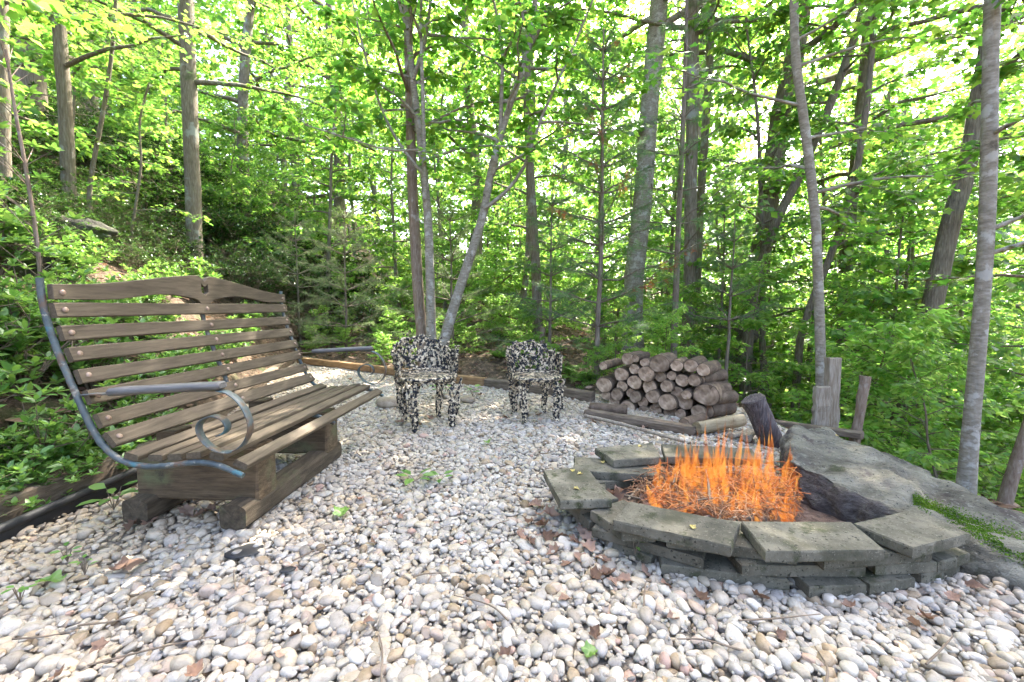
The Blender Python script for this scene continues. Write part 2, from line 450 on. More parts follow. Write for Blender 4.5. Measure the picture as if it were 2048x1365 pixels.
def flamemat():
    m, t, out = newmat('flame')
    tc = N(t, 'ShaderNodeTexCoord')
    at = N(t, 'ShaderNodeAttribute', attribute_name='rv')          # height along the tongue
    mp = N(t, 'ShaderNodeMapping'); mp.inputs['Scale'].default_value = (38, 38, 9)
    t.links.new(tc.outputs['Object'], mp.inputs[0])
    n1 = N(t, 'ShaderNodeTexNoise', Scale=1.0, Detail=4, Distortion=1.2); t.links.new(mp.outputs[0], n1.inputs[0])
    col = ramp(t, n1.outputs['Fac'], [(.32, (.85, .14, .02)), (.5, (1.0, .27, .04)), (.68, (1.0, .5, .12))])
    em = N(t, 'ShaderNodeEmission', Strength=.125); t.links.new(col, em.inputs['Color'])
    tr = N(t, 'ShaderNodeBsdfTransparent')
    al = ramp(t, n1.outputs['Fac'], [(.34, (.02, .02, .02)), (.56, (.28, .28, .28)), (.72, (.6, .6, .6))])
    fd = ramp(t, at.outputs['Fac'], [(0, (.35, .35, .35)), (.25, (1, 1, 1)), (.8, (.8, .8, .8)), (1, (.25, .25, .25))])
    mu = N(t, 'ShaderNodeMath', operation='MULTIPLY'); t.links.new(al, mu.inputs[0]); t.links.new(fd, mu.inputs[1])
    mx = N(t, 'ShaderNodeMixShader'); t.links.new(mu.outputs[0], mx.inputs[0]); t.links.new(tr.outputs[0], mx.inputs[1]); t.links.new(em.outputs[0], mx.inputs[2])
    t.links.new(mx.outputs[0], out.inputs[0])
    m.cycles.emission_sampling = 'NONE'
    return m
M['flame'] = flamemat()

# ------------------------------------------------------------------ terrain
def pw(v, xs, ys): return np.interp(v, xs, ys)
def XL(y): return pw(y, [-5, 2.5, 4.5, 8.6, 16, 40], [-2.4, -2.42, -3.05, -4.55, -5.5, -6])
def XR(y): return pw(y, [-5, 1.6, 2.6, 3.4, 4.4, 7, 12, 40], [2.25, 2.2, 2.2, 2.3, 2.3, 1.9, 2.5, 5])
def YB(x): return pw(x, [-6, -4.5, -.7, .95, 2], [9.4, 8.5, 5.75, 4.75, 4.4])
def sstep(a, b, v):
    t = np.clip((v - a) / (b - a), 0, 1); return t * t * (3 - 2 * t)
def TZ(x, y):
    x = np.asarray(x, float); y = np.asarray(y, float)
    s = np.maximum(0, XL(y) - x)
    hl = np.where(s < 1.2, 0.95 * s, 1.14 + 0.62 * (s - 1.2)); hl = 14 * np.tanh(hl / 14)
    b = np.maximum(0, y - YB(x)); hb = .16 * b * sstep(3.0, -1.0, x); hb = 5 * np.tanh(hb / 5)
    r = np.maximum(0, x - XR(y)); hr = -.42 * r; hr = 7 * np.tanh(hr / 7)
    out = sstep(0, .8, s + b + r)
    w = out * (.10 * np.sin(1.7 * x + .6 * y) * np.sin(1.3 * y - .4 * x) + .05 * np.sin(4.1 * x + 1) * np.sin(3.7 * y))
    bump = .012 * np.sin(2.3 * x + .5) * np.sin(1.9 * y) + .008 * np.sin(5.1 * x) * np.sin(4.3 * y + 1)
    return hl + hb + hr + w + (bump - .035) * (1 - out)

def grid_sheet(name, xs, ys, mat, dz=0.0, mask=None, jit=0.0):
    X, Y = np.meshgrid(xs, ys)
    Z = TZ(X, Y) + dz
    if jit: Z = Z + rng.normal(scale=jit, size=Z.shape) * (np.abs(Z) > .05)
    V = np.stack([X, Y, Z], -1).reshape(-1, 3)
    nx, ny = len(xs), len(ys)
    i, j = np.meshgrid(np.arange(ny - 1), np.arange(nx - 1), indexing='ij')
    a = (i * nx + j).ravel()
    F = np.concatenate([np.stack([a, a + 1, a + nx + 1], -1), np.stack([a, a + nx + 1, a + nx], -1)])
    if mask is not None:
        cen = V[F].mean(1); F = F[mask(cen[:, 0], cen[:, 1])]
    g = G(); g.add(V, F)
    return g.obj(name, mat, org=(0, 0, 0))

xs = np.unique(np.concatenate([np.linspace(-14, 14, 190), np.linspace(-160, -14, 30), np.linspace(14, 160, 30)]))
ys = np.unique(np.concatenate([np.linspace(-4, 18, 150), np.linspace(18, 220, 40), np.linspace(-60, -4, 14)]))
ground = grid_sheet('ground', xs, ys, M['soil'], jit=.02)
ground['kind'] = 'structure'

def in_gravel(x, y, m=0.0):
    yb = YB(x) - .06
    return (x > XL(y) + .16 + m) & (x < np.minimum(XR(y) - .02, 2.45) - m) & (y < yb - m) & (y > -1.2)
bed = grid_sheet('gravel_bed', np.linspace(-4.8, 2.6, 120), np.linspace(-1.3, 8.6, 150), M['bedding'], dz=.006, mask=lambda x, y: in_gravel(x, y, .02))
bed['kind'] = 'structure'

# fire-ring ellipse and boulder footprint, kept clear of pebbles
PIT = np.array([.99, 1.98]); PRX, PRY = .68, .50
def in_pit(x, y, k=1.0): return ((x - PIT[0]) / (PRX * k)) ** 2 + ((y - PIT[1]) / (PRY * k)) ** 2 < 1

# ------------------------------------------------------------------ pebbles
PEB = []
for k in range(9):
    V, F = ICO3 if k < 9 else ICO2
    rs = np.random.default_rng(100 + k)
    e = .62 + .1 * rs.random()
    # superellipsoid-ish rounded stone: flatten some random planes
    Vp = V.copy()
    for _ in range(4 + k % 4):
        n = nrm(rs.normal(size=3)); h = .62 + .25 * rs.random()
        dd = Vp @ n
        over = np.maximum(0, dd - h)
        Vp = Vp - over[:, None] * n * .75
    d = 1 + .16 * nz(V, .9, 20 + k) + .05 * nz(V, 2.4, 40 + k)
    Vp = Vp * d[:, None]
    Vp[:, 1] *= .70 + .2 * rs.random(); Vp[:, 2] *= .52 + .16 * rs.random()
    g = G(); g.add(Vp, F)
    PEB.append(g.mesh('pebble', M['pebble'], smooth=True))

def scatter(spacing, z0, zr, keep, smin, smax):
    X, Y = np.meshgrid(np.arange(-4.7, 2.5, spacing), np.arange(-.6, 8.6, spacing * .9))
    X = X + (np.arange(X.shape[0])[:, None] % 2) * spacing * .5
    x = (X + rng.uniform(-.42, .42, X.shape) * spacing).ravel(); y = (Y + rng.uniform(-.42, .42, X.shape) * spacing).ravel()
    k = in_gravel(x, y, .0) & (rng.random(len(x)) < keep) & ~in_pit(x, y, .93)
    # only where the camera or a step aside could see
    k &= (np.abs(x) < 1.75 * np.maximum(y, 0) + 1.6)
    x, y = x[k], y[k]
    s = np.clip(np.exp(rng.normal(math.log((smin + smax) / 2), .36, len(x))), smin * .8, smax * 1.35)
    z = TZ(x, y) + z0 + rng.random(len(x)) * zr
    return np.stack([x, y, z], -1), s
pA, sA = scatter(.030, .008, .008, 1.0, .011, .0205)
pB, sB = scatter(.036, .015, .012, .86, .0115, .0245)
pC, sC = scatter(.030, .014, .016, .75, .0045, .010)
pos = np.concatenate([pA, pB, pC]); scl = np.concatenate([sA, sB, sC]); top = np.concatenate([np.zeros(len(sA)), np.ones(len(sB)), np.zeros(len(sC))])
# a few bare dirty patches by the left edge
edge = np.clip(1 - (pos[:, 0] - XL(pos[:, 1]) - .16) / np.interp(pos[:, 1], [1.3, 2.0, 3.0], [.55, 1.0, .5]), 0, 1)
patch = np.array([noise.noise(Vector((a * 1.6, b * 1.6, 3.3))) for a, b in pos[:, :2]])
keep = rng.random(len(pos)) > np.clip(edge * .8 + .5 * sstep(.22, .5, patch), 0, .85) * (top * .6 + .4)
pos, scl, top, edge = pos[keep], scl[keep], top[keep], edge[keep]
n = len(pos)
rot = np.stack([rng.normal(0, .28, n), rng.normal(0, .28, n), rng.uniform(0, 6.283, n)], -1)
sc3 = scl[:, None] * np.stack([rng.uniform(.95, 1.3, n), rng.uniform(.9, 1.1, n), rng.uniform(.8, 1.2, n)], -1)
pidx = rng.integers(0, len(PEB), n)
PAL = np.array([(.60, .57, .51), (.68, .65, .60), (.54, .50, .44), (.48, .455, .42), (.58, .51, .40), (.56, .46, .39), (.40, .365, .32), (.48, .38, .26), (.36, .28, .19), (.50, .48, .47), (.32, .30, .28), (.58, .40, .33)])
pal_p = np.array([.20, .18, .16, .12, .09, .05, .05, .04, .025, .06, .015, .01]); pal_p = pal_p / pal_p.sum()
pc = PAL[rng.choice(len(PAL), n, p=pal_p)] * rng.uniform(.47, .66, (n, 1)) * np.array([1.08, 1.02, .92])
dirty = np.clip(edge * 1.1 + .35 * (rng.random(n) < .12) + .25 * sstep(2.6, 4.2, pos[:, 1]) + .5 * sstep(.1, .5, patch[keep]), 0, .9) * rng.uniform(.35, 1, n)
pc = pc * (1 - dirty[:, None]) + np.array([.40, .31, .20]) * dirty[:, None]
pc = np.clip(pc, 0, .74)
# the 300 that show largest are pebbles of their own
d_ = pos - np.array([0, 0, HCAM])
cz = d_[:, 1] * math.cos(PITCH) - d_[:, 2] * math.sin(PITCH)
cyv = d_[:, 1] * math.sin(PITCH) + d_[:, 2] * math.cos(PITCH)
u_ = FPX * d_[:, 0] / np.maximum(cz, .1); v_ = -FPX * cyv / np.maximum(cz, .1)
vis = (cz > .3) & (np.abs(u_) < 1030) & (np.abs(v_) < 690)
score = np.where(vis & (top > 0), scl / np.maximum(cz, .1), 0)
big = np.argsort(-score)[:300]
first = {}
for i in big:
    o = bpy.data.objects.new('pebble', PEB[pidx[i]])
    C.objects.link(o); o.parent = bed
    o.location = pos[i]; o.rotation_euler = rot[i]; o.scale = sc3[i]
    o['pcol'] = [float(c) for c in pc[i]]
    first.setdefault(int(pidx[i]), o)
rest = np.setdiff1d(np.arange(n), big)
me = bpy.data.meshes.new('pebbles')
me.vertices.add(len(rest)); me.vertices.foreach_set('co', pos[rest].ravel())
for nm, ty, val, key in (('prot', 'FLOAT_VECTOR', rot[rest], 'vector'), ('pscl', 'FLOAT_VECTOR', sc3[rest], 'vector'), ('pidx', 'INT', pidx[rest], 'value'),
                         ('pcol', 'FLOAT_COLOR', np.concatenate([pc[rest], np.ones((len(rest), 1))], 1), 'color')):
    at = me.attributes.new(nm, ty, 'POINT')
    at.data.foreach_set(key, np.asarray(val, np.int32 if ty == 'INT' else np.float32).ravel())
me.materials.append(M['pebble'])
po = bpy.data.objects.new('pebbles', me); C.objects.link(po); po.parent = bed
po['kind'] = 'stuff'; po['label'] = 'white river pebbles covering the clearing'
ng = bpy.data.node_groups.new('pebble_scatter', 'GeometryNodeTree')
ng.interface.new_socket('Geometry', in_out='INPUT', socket_type='NodeSocketGeometry')
ng.interface.new_socket('Geometry', in_out='OUTPUT', socket_type='NodeSocketGeometry')
gi = ng.nodes.new('NodeGroupInput'); go = ng.nodes.new('NodeGroupOutput')
jn = ng.nodes.new('GeometryNodeJoinGeometry')
for k in sorted(first, reverse=True):
    oi = ng.nodes.new('GeometryNodeObjectInfo'); oi.inputs['Object'].default_value = first[k]
    oi.inputs['As Instance'].default_value = True
    ng.links.new(oi.outputs['Geometry'], jn.inputs[0])
ip = ng.nodes.new('GeometryNodeInstanceOnPoints'); ip.inputs['Pick Instance'].default_value = True
def named(nm, ty):
    a = ng.nodes.new('GeometryNodeInputNamedAttribute'); a.data_type = ty; a.inputs['Name'].default_value = nm
    return a.outputs[0]
ng.links.new(gi.outputs[0], ip.inputs['Points']); ng.links.new(jn.outputs[0], ip.inputs['Instance'])
ng.links.new(named('pidx', 'INT'), ip.inputs['Instance Index'])
ng.links.new(named('prot', 'FLOAT_VECTOR'), ip.inputs['Rotation']); ng.links.new(named('pscl', 'FLOAT_VECTOR'), ip.inputs['Scale'])
ng.links.new(ip.outputs[0], go.inputs[0])
md = po.modifiers.new('scatter', 'NODES'); md.node_group = ng

# ------------------------------------------------------------------ leaf templates
def fan(outline, center):
    V = np.array([center] + outline, float); k = len(outline)
    F = np.array([[0, 1 + i, 1 + (i + 1) % k] for i in range(k)])
    return V, F
def _mp():
    half = [(.10, .02), (.36, -.02), (.30, .20), (.58, .46), (.27, .50), (.20, .62)]
    out = [(0, 0)] + half + [(0, 1.0)] + [(-x, y) for x, y in half[::-1]]
    V, F = fan([(x, y, -.16 * abs(x) - .10 * y * y) for x, y in out], (0, .36, 0.02))
    return V, F
L_MAPLE = _mp()
L_OVAL = (np.array([(0, 0, 0), (.24, .36, .05), (.17, .74, .03), (0, 1, -.06), (-.17, .74, .03), (-.24, .36, .05), (0, .5, 0)], float),
          np.array([(0, 1, 6), (1, 2, 6), (2, 3, 6), (3, 4, 6), (4, 5, 6), (5, 0, 6)]))
L_LANCE = (np.array([(0, 0, 0), (.15, .45, .04), (0, 1, -.12), (-.15, .45, .04), (0, .5, 0)], float), np.array([(0, 1, 4), (1, 2, 4), (2, 3, 4), (3, 0, 4)]))
L_FAR = (np.array([(0, 0, 0), (.36, .45, .05), (0, 1, -.08), (-.36, .45, .05)], float), np.array([(0, 1, 2), (0, 2, 3)]))
L_HEART = (np.array([(0, .06, 0), (.3, -.04, .0), (.46, .22, -.04), (.3, .62, -.05), (0, 1, -.16), (-.3, .62, -.05), (-.46, .22, -.04), (-.3, -.04, 0), (0, .4, .03)], float),
           np.array([(i, (i + 1) % 8, 8) for i in range(8)]))

def leaves(g, tmpl, pos, dirs, size, up=(0, 0, 1), tilt=.35, rs=rng, rv=None):
    pos = np.asarray(pos, float); dirs = nrm(dirs)
    n = len(pos)
    if n == 0: return
    nn = np.broadcast_to(np.asarray(up, float), (n, 3)) + rs.normal(scale=tilt, size=(n, 3))
    x = nrm(np.cross(dirs, nn)); z = np.cross(x, dirs)
    s = np.broadcast_to(np.asarray(size, float), (n,)) * rs.uniform(.7, 1.25, n)
    T, F = tmpl
    V = pos[:, None] + s[:, None, None] * (T[None, :, :1] * x[:, None] + T[None, :, 1:2] * dirs[:, None] + T[None, :, 2:] * z[:, None])
    k = len(T)
    FF = (F[None] + (np.arange(n) * k)[:, None, None]).reshape(-1, 3)
    r = rs.random(n) if rv is None else np.broadcast_to(rv, (n,))
    g.add(V.reshape(-1, 3), FF, np.repeat(r, k))

# ------------------------------------------------------------------ tree growers
def interp_path(path, t):
    path = np.asarray(path, float)
    seg = np.linalg.norm(np.diff(path, axis=0), axis=1); cum = np.concatenate([[0], np.cumsum(seg)]); L = cum[-1]
    t = np.clip(np.asarray(t, float), 0, 1) * L
    return np.stack([np.interp(t, cum, path[:, k]) for k in range(3)], -1), L

def smooth_path(path, n, wob=0.0, rs=rng):
    path = np.asarray(path, float)
    if len(path) > 2:
        # Catmull-Rom
        q = np.concatenate([[2 * path[0] - path[1]], path, [2 * path[-1] - path[-2]]])
        out = []
        m = max(2, n // (len(path) - 1))
        for i in range(len(path) - 1):
            p0, p1, p2, p3 = q[i:i + 4]
            for t in np.linspace(0, 1, m, endpoint=False):
                out.append(.5 * (2 * p1 + (p2 - p0) * t + (2 * p0 - 5 * p1 + 4 * p2 - p3) * t * t + (3 * p1 - p0 - 3 * p2 + p3) * t ** 3))
        out.append(path[-1]); path = np.array(out)
    else:
        path = interp_path(path, np.linspace(0, 1, n))[0]
    if wob:
        w = rs.normal(scale=wob, size=path.shape); w[:, 2] = 0; w[0] = 0
        path = path + np.cumsum(w, 0) * .4
    return path

def limb(rs, start, az, el, L, droop=.3, n=6, bend=.18):
    p = [np.array(start, float)]
    for i in range(n):
        e = el - droop * (i / n) * 1.2 + rs.normal(0, .10); a = az + rs.normal(0, bend)
        p.append(p[-1] + L / n * np.array([math.cos(e) * math.cos(a), math.cos(e) * math.sin(a), math.sin(e)]))
    return np.array(p)

def crown(gw, gl, path, rad, rs, nl, t0, t1, L, el0, el1, ntw, nlf, tmpl, size, twl=.35, droop=.35, az_bias=None, lw=.5, tilt=.35, twigs=True, tw_r=.0035, flat=1.0, lsides=5):
    "limbs off a stem, twigs off the limbs, leaves along the twigs"
    for i in range(nl):
        t = t0 + (t1 - t0) * ((i + rs.random() * .8) / nl)
        s, LL = interp_path(path, [t]); s = s[0]
        az = i * 2.399 + rs.normal(0, .4)
        if az_bias is not None and rs.random() < .55: az = az_bias + rs.normal(0, .8)
        k = (t - t0) / max(t1 - t0, 1e-6)
        el = el0 + (el1 - el0) * k + rs.normal(0, .12)
        ll = L * (1 - .55 * k) * rs.uniform(.65, 1.15)
        lp = limb(rs, s, az, el, ll, droop)
        r0 = min(rad * (1 - .6 * t) * lw, .05 * ll + .004)
        if gw is not None:
            tube(gw, lp, np.linspace(r0, max(r0 * .18, .002), len(lp)), lsides, cap=False)
        pp, dd = [], []
        for j in range(ntw):
            q = .22 + .78 * (j + rs.random()) / ntw
            b = interp_path(lp, [q, min(q + .05, 1)])[0] if q < .95 else lp[-2:]
            base = interp_path(lp, [q])[0][0]
            ldir = nrm(b[1] - b[0])
            sgn = 1 if j % 2 else -1
            a = math.atan2(ldir[1], ldir[0]) + sgn * rs.uniform(.45, 1.25)
            e = rs.normal(.02, .28) * flat
            tl = twl * ll * rs.uniform(.5, 1.2) * (1.15 - .6 * q)
            tp = limb(rs, base, a, e, tl, .25, 3, .2)
            if twigs and gw is not None:
                tube(gw, tp, np.linspace(tw_r, tw_r * .4, len(tp)), 3, cap=False)
            u = (np.arange(nlf) + rs.random(nlf)) / nlf
            pt = interp_path(tp, u)[0]
            td = nrm(tp[-1] - tp[0])
            an = math.atan2(td[1], td[0]) + np.where(np.arange(nlf) % 2, 1, -1) * rs.uniform(.2, 1.3, nlf)
            ed = rs.normal(-.28, .3, nlf)
            d = np.stack([np.cos(an) * np.cos(ed), np.sin(an) * np.cos(ed), np.sin(ed)], -1)
            pp.append(pt + d * size * .25 + rs.normal(scale=size * .3, size=pt.shape) * np.array([1, 1, .6])); dd.append(d)
        if pp:
            leaves(gl, tmpl, np.concatenate(pp), np.concatenate(dd), size, tilt=tilt, rs=rs)

def stem(g, path, r0, r1, n=14, sides=9, wob=.0, flare=1.35, rs=rng):
    p = smooth_path(path, n, wob, rs)
    k = np.linspace(0, 1, len(p))
    r = r0 + (r1 - r0) * k
    r = r * (1 + (flare - 1) * np.exp(-k * 14))
    tube(g, p, r, sides, rough=.035, seed=int(abs(p[0, 0]) * 1000) % 9999)
    return p

def finish_tree(name, label, loc, gw, gl, mw, ml, group=None, cat='tree', lname='crown'):
    t = thing(name, label, cat, loc, group)
    gw.obj('trunk', mw, t)
    if gl is not None and gl.n: gl.obj(lname, ml, t)
    return t

def ground_pt(px, d, dz=-.06):
    x = (px - 1024) / FPX * d
    return np.array([x, d, float(TZ(x, d)) + dz])

def pixpath(pts, d):
    "trunk drawn through pixels at one distance, foot brought down to the ground"
    q = [A(px, py, d) for px, py in pts]
    return q

# ------------------------------------------------------------------ bench
def build_bench():
    D0, L = 1.55, 1.40
    ax = nrm(np.array([.068, 1.0, 0]))
    pr = np.array([A(px, py, D0) for px, py in ((93, 556), (98, 600), (109, 645), (126, 695), (148, 748), (170, 798), (192, 845), (216, 884), (250, 913), (300, 925), (350, 922), (400, 917), (445, 924), (493, 944))])
    pr = smooth_path(pr, 78)
    base = A(300, 925, D0) + ax * L / 2; base[2] = 0
    b = thing('glider_bench', 'slatted wooden bench with curved back, scroll arms and a timber base', 'bench', base)
    seg = np.linalg.norm(np.diff(pr, axis=0), axis=1); cum = np.concatenate([[0], np.cumsum(seg)])
    T = nrm(np.gradient(pr, axis=0))
    def nr(i):     # toward the sitter
        return nrm(np.cross(T[i], ax))
    # metal rails: near, middle, far
    for off in (-.012, L / 2, L + .012):
        g = G()
        Nn = np.array([nr(i) for i in range(len(pr))])
        sweep(g, rrect(.022, .020, .006), pr + ax * off - Nn * .012, ax, Nn, jit=.0006, seed=3)
        g.obj('rail', M['iron'], b)
    def idx(px, py):
        q = A(px, py, D0); return int(np.argmin(np.linalg.norm(pr - q, axis=1)))
    rs = np.random.default_rng(5)
    def slat(i, w, th=.024, name='slat', tw=0.0, dx0=0, dx1=0):
        g = G()
        n_ = nr(i); t_ = T[i]
        path = np.array([pr[i] + ax * s + n_ * (th / 2 + .001) for s in np.linspace(-.004 + dx0, L + .004 + dx1, 15)])
        path = path + n_[None] * (.002 * np.sin(np.linspace(0, 3, 15) + rs.random() * 6))[:, None]
        sweep(g, rrect(w, th, .004), path, t_, n_, jit=.0007, seed=int(rs.integers(1e6)))
        return g.obj(name, M['slat'], b, smooth=False)
    def bolts(i, par, th=.024, offs=(.026, L / 2, L - .026)):
        for s in offs:
            g = G()
            V, F = ICO2
            n_ = nr(i)
            u = nrm(np.cross(n_, ax)); m = np.stack([ax, u, n_], 1)
            g.add((V * np.array([.0115, .0115, .006])) @ m.T + pr[i] + ax * s + n_ * (th + .001), F)
            g.obj('bolt', M['bolt'], par)
    # crest board: shaped slat with a central notch and a hole
    i = idx(94, 582); n_ = nr(i); t_ = -T[i]      # t_ points up the back
    nseg = 64; us = np.linspace(-.004, L + .004, nseg + 1)
    def crest(u):
        k = abs((u - L / 2) / (L / 2 + .03))
        topz = .030 + .082 * (.5 + .5 * math.cos(math.pi * min(1, (k * .98) ** .85)))
        notch = .030 * math.exp(-((u - L / 2) / .020) ** 2)
        low = -.026 + .030 * (.5 + .5 * math.cos(math.pi * min(1, abs(k - .32) / .42))) * (1 if k > .05 else .4)
        tip = -.045 * math.exp(-((u - L / 2) / .035) ** 2)
        return topz - notch, low + tip
    g = G(); th = .026
    V, F = [], []
    for u in us:
        hi, lo = crest(u)
        for h in (lo, lo + (hi - lo) * .33, lo + (hi - lo) * .5, lo + (hi - lo) * .78, hi):
            for d in (0.001, th):
                V.append(pr[i] + ax * u + t_ * h + n_ * d)
    V = np.array(V)
    def vid(a, r, d): return a * 10 + r * 2 + d
    def quad(a, b_, c, d): F.extend([(a, b_, c), (a, c, d)])
    ch = nseg // 2
    for a in range(nseg):
        for r in range(4):
            if a in (ch - 1, ch) and r == 2:       # the hole
                if a == ch - 1: quad(vid(a, r, 0), vid(a, r + 1, 0), vid(a, r + 1, 1), vid(a, r, 1))
                if a == ch: quad(vid(a + 1, r, 0), vid(a + 1, r, 1), vid(a + 1, r + 1, 1), vid(a + 1, r + 1, 0))
                quad(vid(a, r, 0), vid(a, r, 1), vid(a + 1, r, 1), vid(a + 1, r, 0))
                quad(vid(a, r + 1, 0), vid(a + 1, r + 1, 0), vid(a + 1, r + 1, 1), vid(a, r + 1, 1))
                continue
            for d in (0, 1):
                q = (vid(a, r, d), vid(a + 1, r, d), vid(a + 1, r + 1, d), vid(a, r + 1, d))
                quad(*(q if d else q[::-1]))
        quad(vid(a, 0, 0), vid(a + 1, 0, 0), vid(a + 1, 0, 1), vid(a, 0, 1))
        quad(vid(a, 4, 1), vid(a + 1, 4, 1), vid(a + 1, 4, 0), vid(a, 4, 0))
    for r in range(4):
        quad(vid(0, r, 0), vid(0, r, 1), vid(0, r + 1, 1), vid(0, r + 1, 0))
        quad(vid(nseg, r, 1), vid(nseg, r, 0), vid(nseg, r + 1, 0), vid(nseg, r + 1, 1))
    g.add(V, F)
    o = g.obj('crest_board', M['slat'], b, smooth=False)
    md = o.modifiers.new('bevel', 'BEVEL'); md.width = .003; md.segments = 2; md.limit_method = 'ANGLE'
    bolts(i, o, .026, (.026, L - .026))
    for q in ((101, 622), (116, 669), (134, 714), (153, 759), (172, 801), (190, 842), (214, 882)):
        i = idx(*q); bolts(i, slat(i, .057 if q[1] < 880 else .064))
    for q in ((268, 922), (308, 925), (347, 922), (388, 917), (430, 920), (476, 937)):
        i = idx(*q); slat(i, .054, .026, 'seat_slat', dx0=rs.uniform(-.012, .012), dx1=rs.uniform(-.02, .01))
    # arms
    for off, nm in ((.0, 'near'), (L, 'far')):
        o3 = ax * off
        g = G()
        p0 = A(176, 786, D0) + o3; p1 = A(446, 771, D0) + o3
        d = nrm(p1 - p0)
        beam(g, p0 + d * .09, p1, .062, .028, .009, segs=8, jit=.0008, seed=4)
        arm = g.obj('armrest', M['armwood'], b, smooth=True)
        g = G()
        sp = [A(x, y, D0) + o3 for x, y in ((170, 789), (215, 788), (330, 784), (432, 781), (468, 793), (492, 822), (501, 856), (489, 887), (462, 904), (431, 899), (408, 880), (398, 858), (405, 841), (426, 832), (446, 838), (456, 853), (450, 866), (437, 871))]
        sp = smooth_path(sp, 100)
        Tt = nrm(np.gradient(sp, axis=0)); Nn = np.cross(Tt, ax)
        sweep(g, rrect(.034, .005, .0015), sp, ax, Nn)
        g.obj('scroll', M['iron'], arm)
    # timber base: two cross beams on two skids
    cx = ax; side = np.array([1, -.068, 0]); side = nrm(side)
    c0 = P(516, 1005, .09)
    for off in (.075, .70):
        g = G()
        e = c0 + ax * (off + .0)
        beam(g, np.array([e[0], e[1], .215]) - side * .60 + ax * 0, np.array([e[0], e[1], .215]), .14, .26, .010, segs=8, jit=.0016, seed=8)
        g.obj('base_beam', M['beam'], b, smooth=False)
        # short block lifting the rails
        for k in (.14, .46):
            g = G()
            cpt = np.array([e[0], e[1], .375]) - side * k
            beam(g, cpt - side * .05, cpt + side * .05, .10, .075, .006, segs=2)
            g.obj('rail_block', M['beam'], b, smooth=False)
    for q, (na, nb) in ((P(478, 1052, 0), (-.035, .86)), (P(292, 1036, 0), (-.05, .84))):
        g = G()
        rr = .058
        path = np.array([q + ax * s + np.array([0, 0, rr - .004]) for s in np.linspace(na, nb, 12)])
        prof = [(rr * 1.08 * math.copysign(abs(math.cos(a)) ** .5, math.cos(a)), rr * math.copysign(abs(math.sin(a)) ** .5, math.sin(a))) for a in np.linspace(0, 2 * math.pi, 18, endpoint=False)]
        sweep(g, prof, path, side, (0, 0, 1), jit=.0016, seed=9)
        g.obj('skid', M['skid'], b, smooth=False)
build_bench()

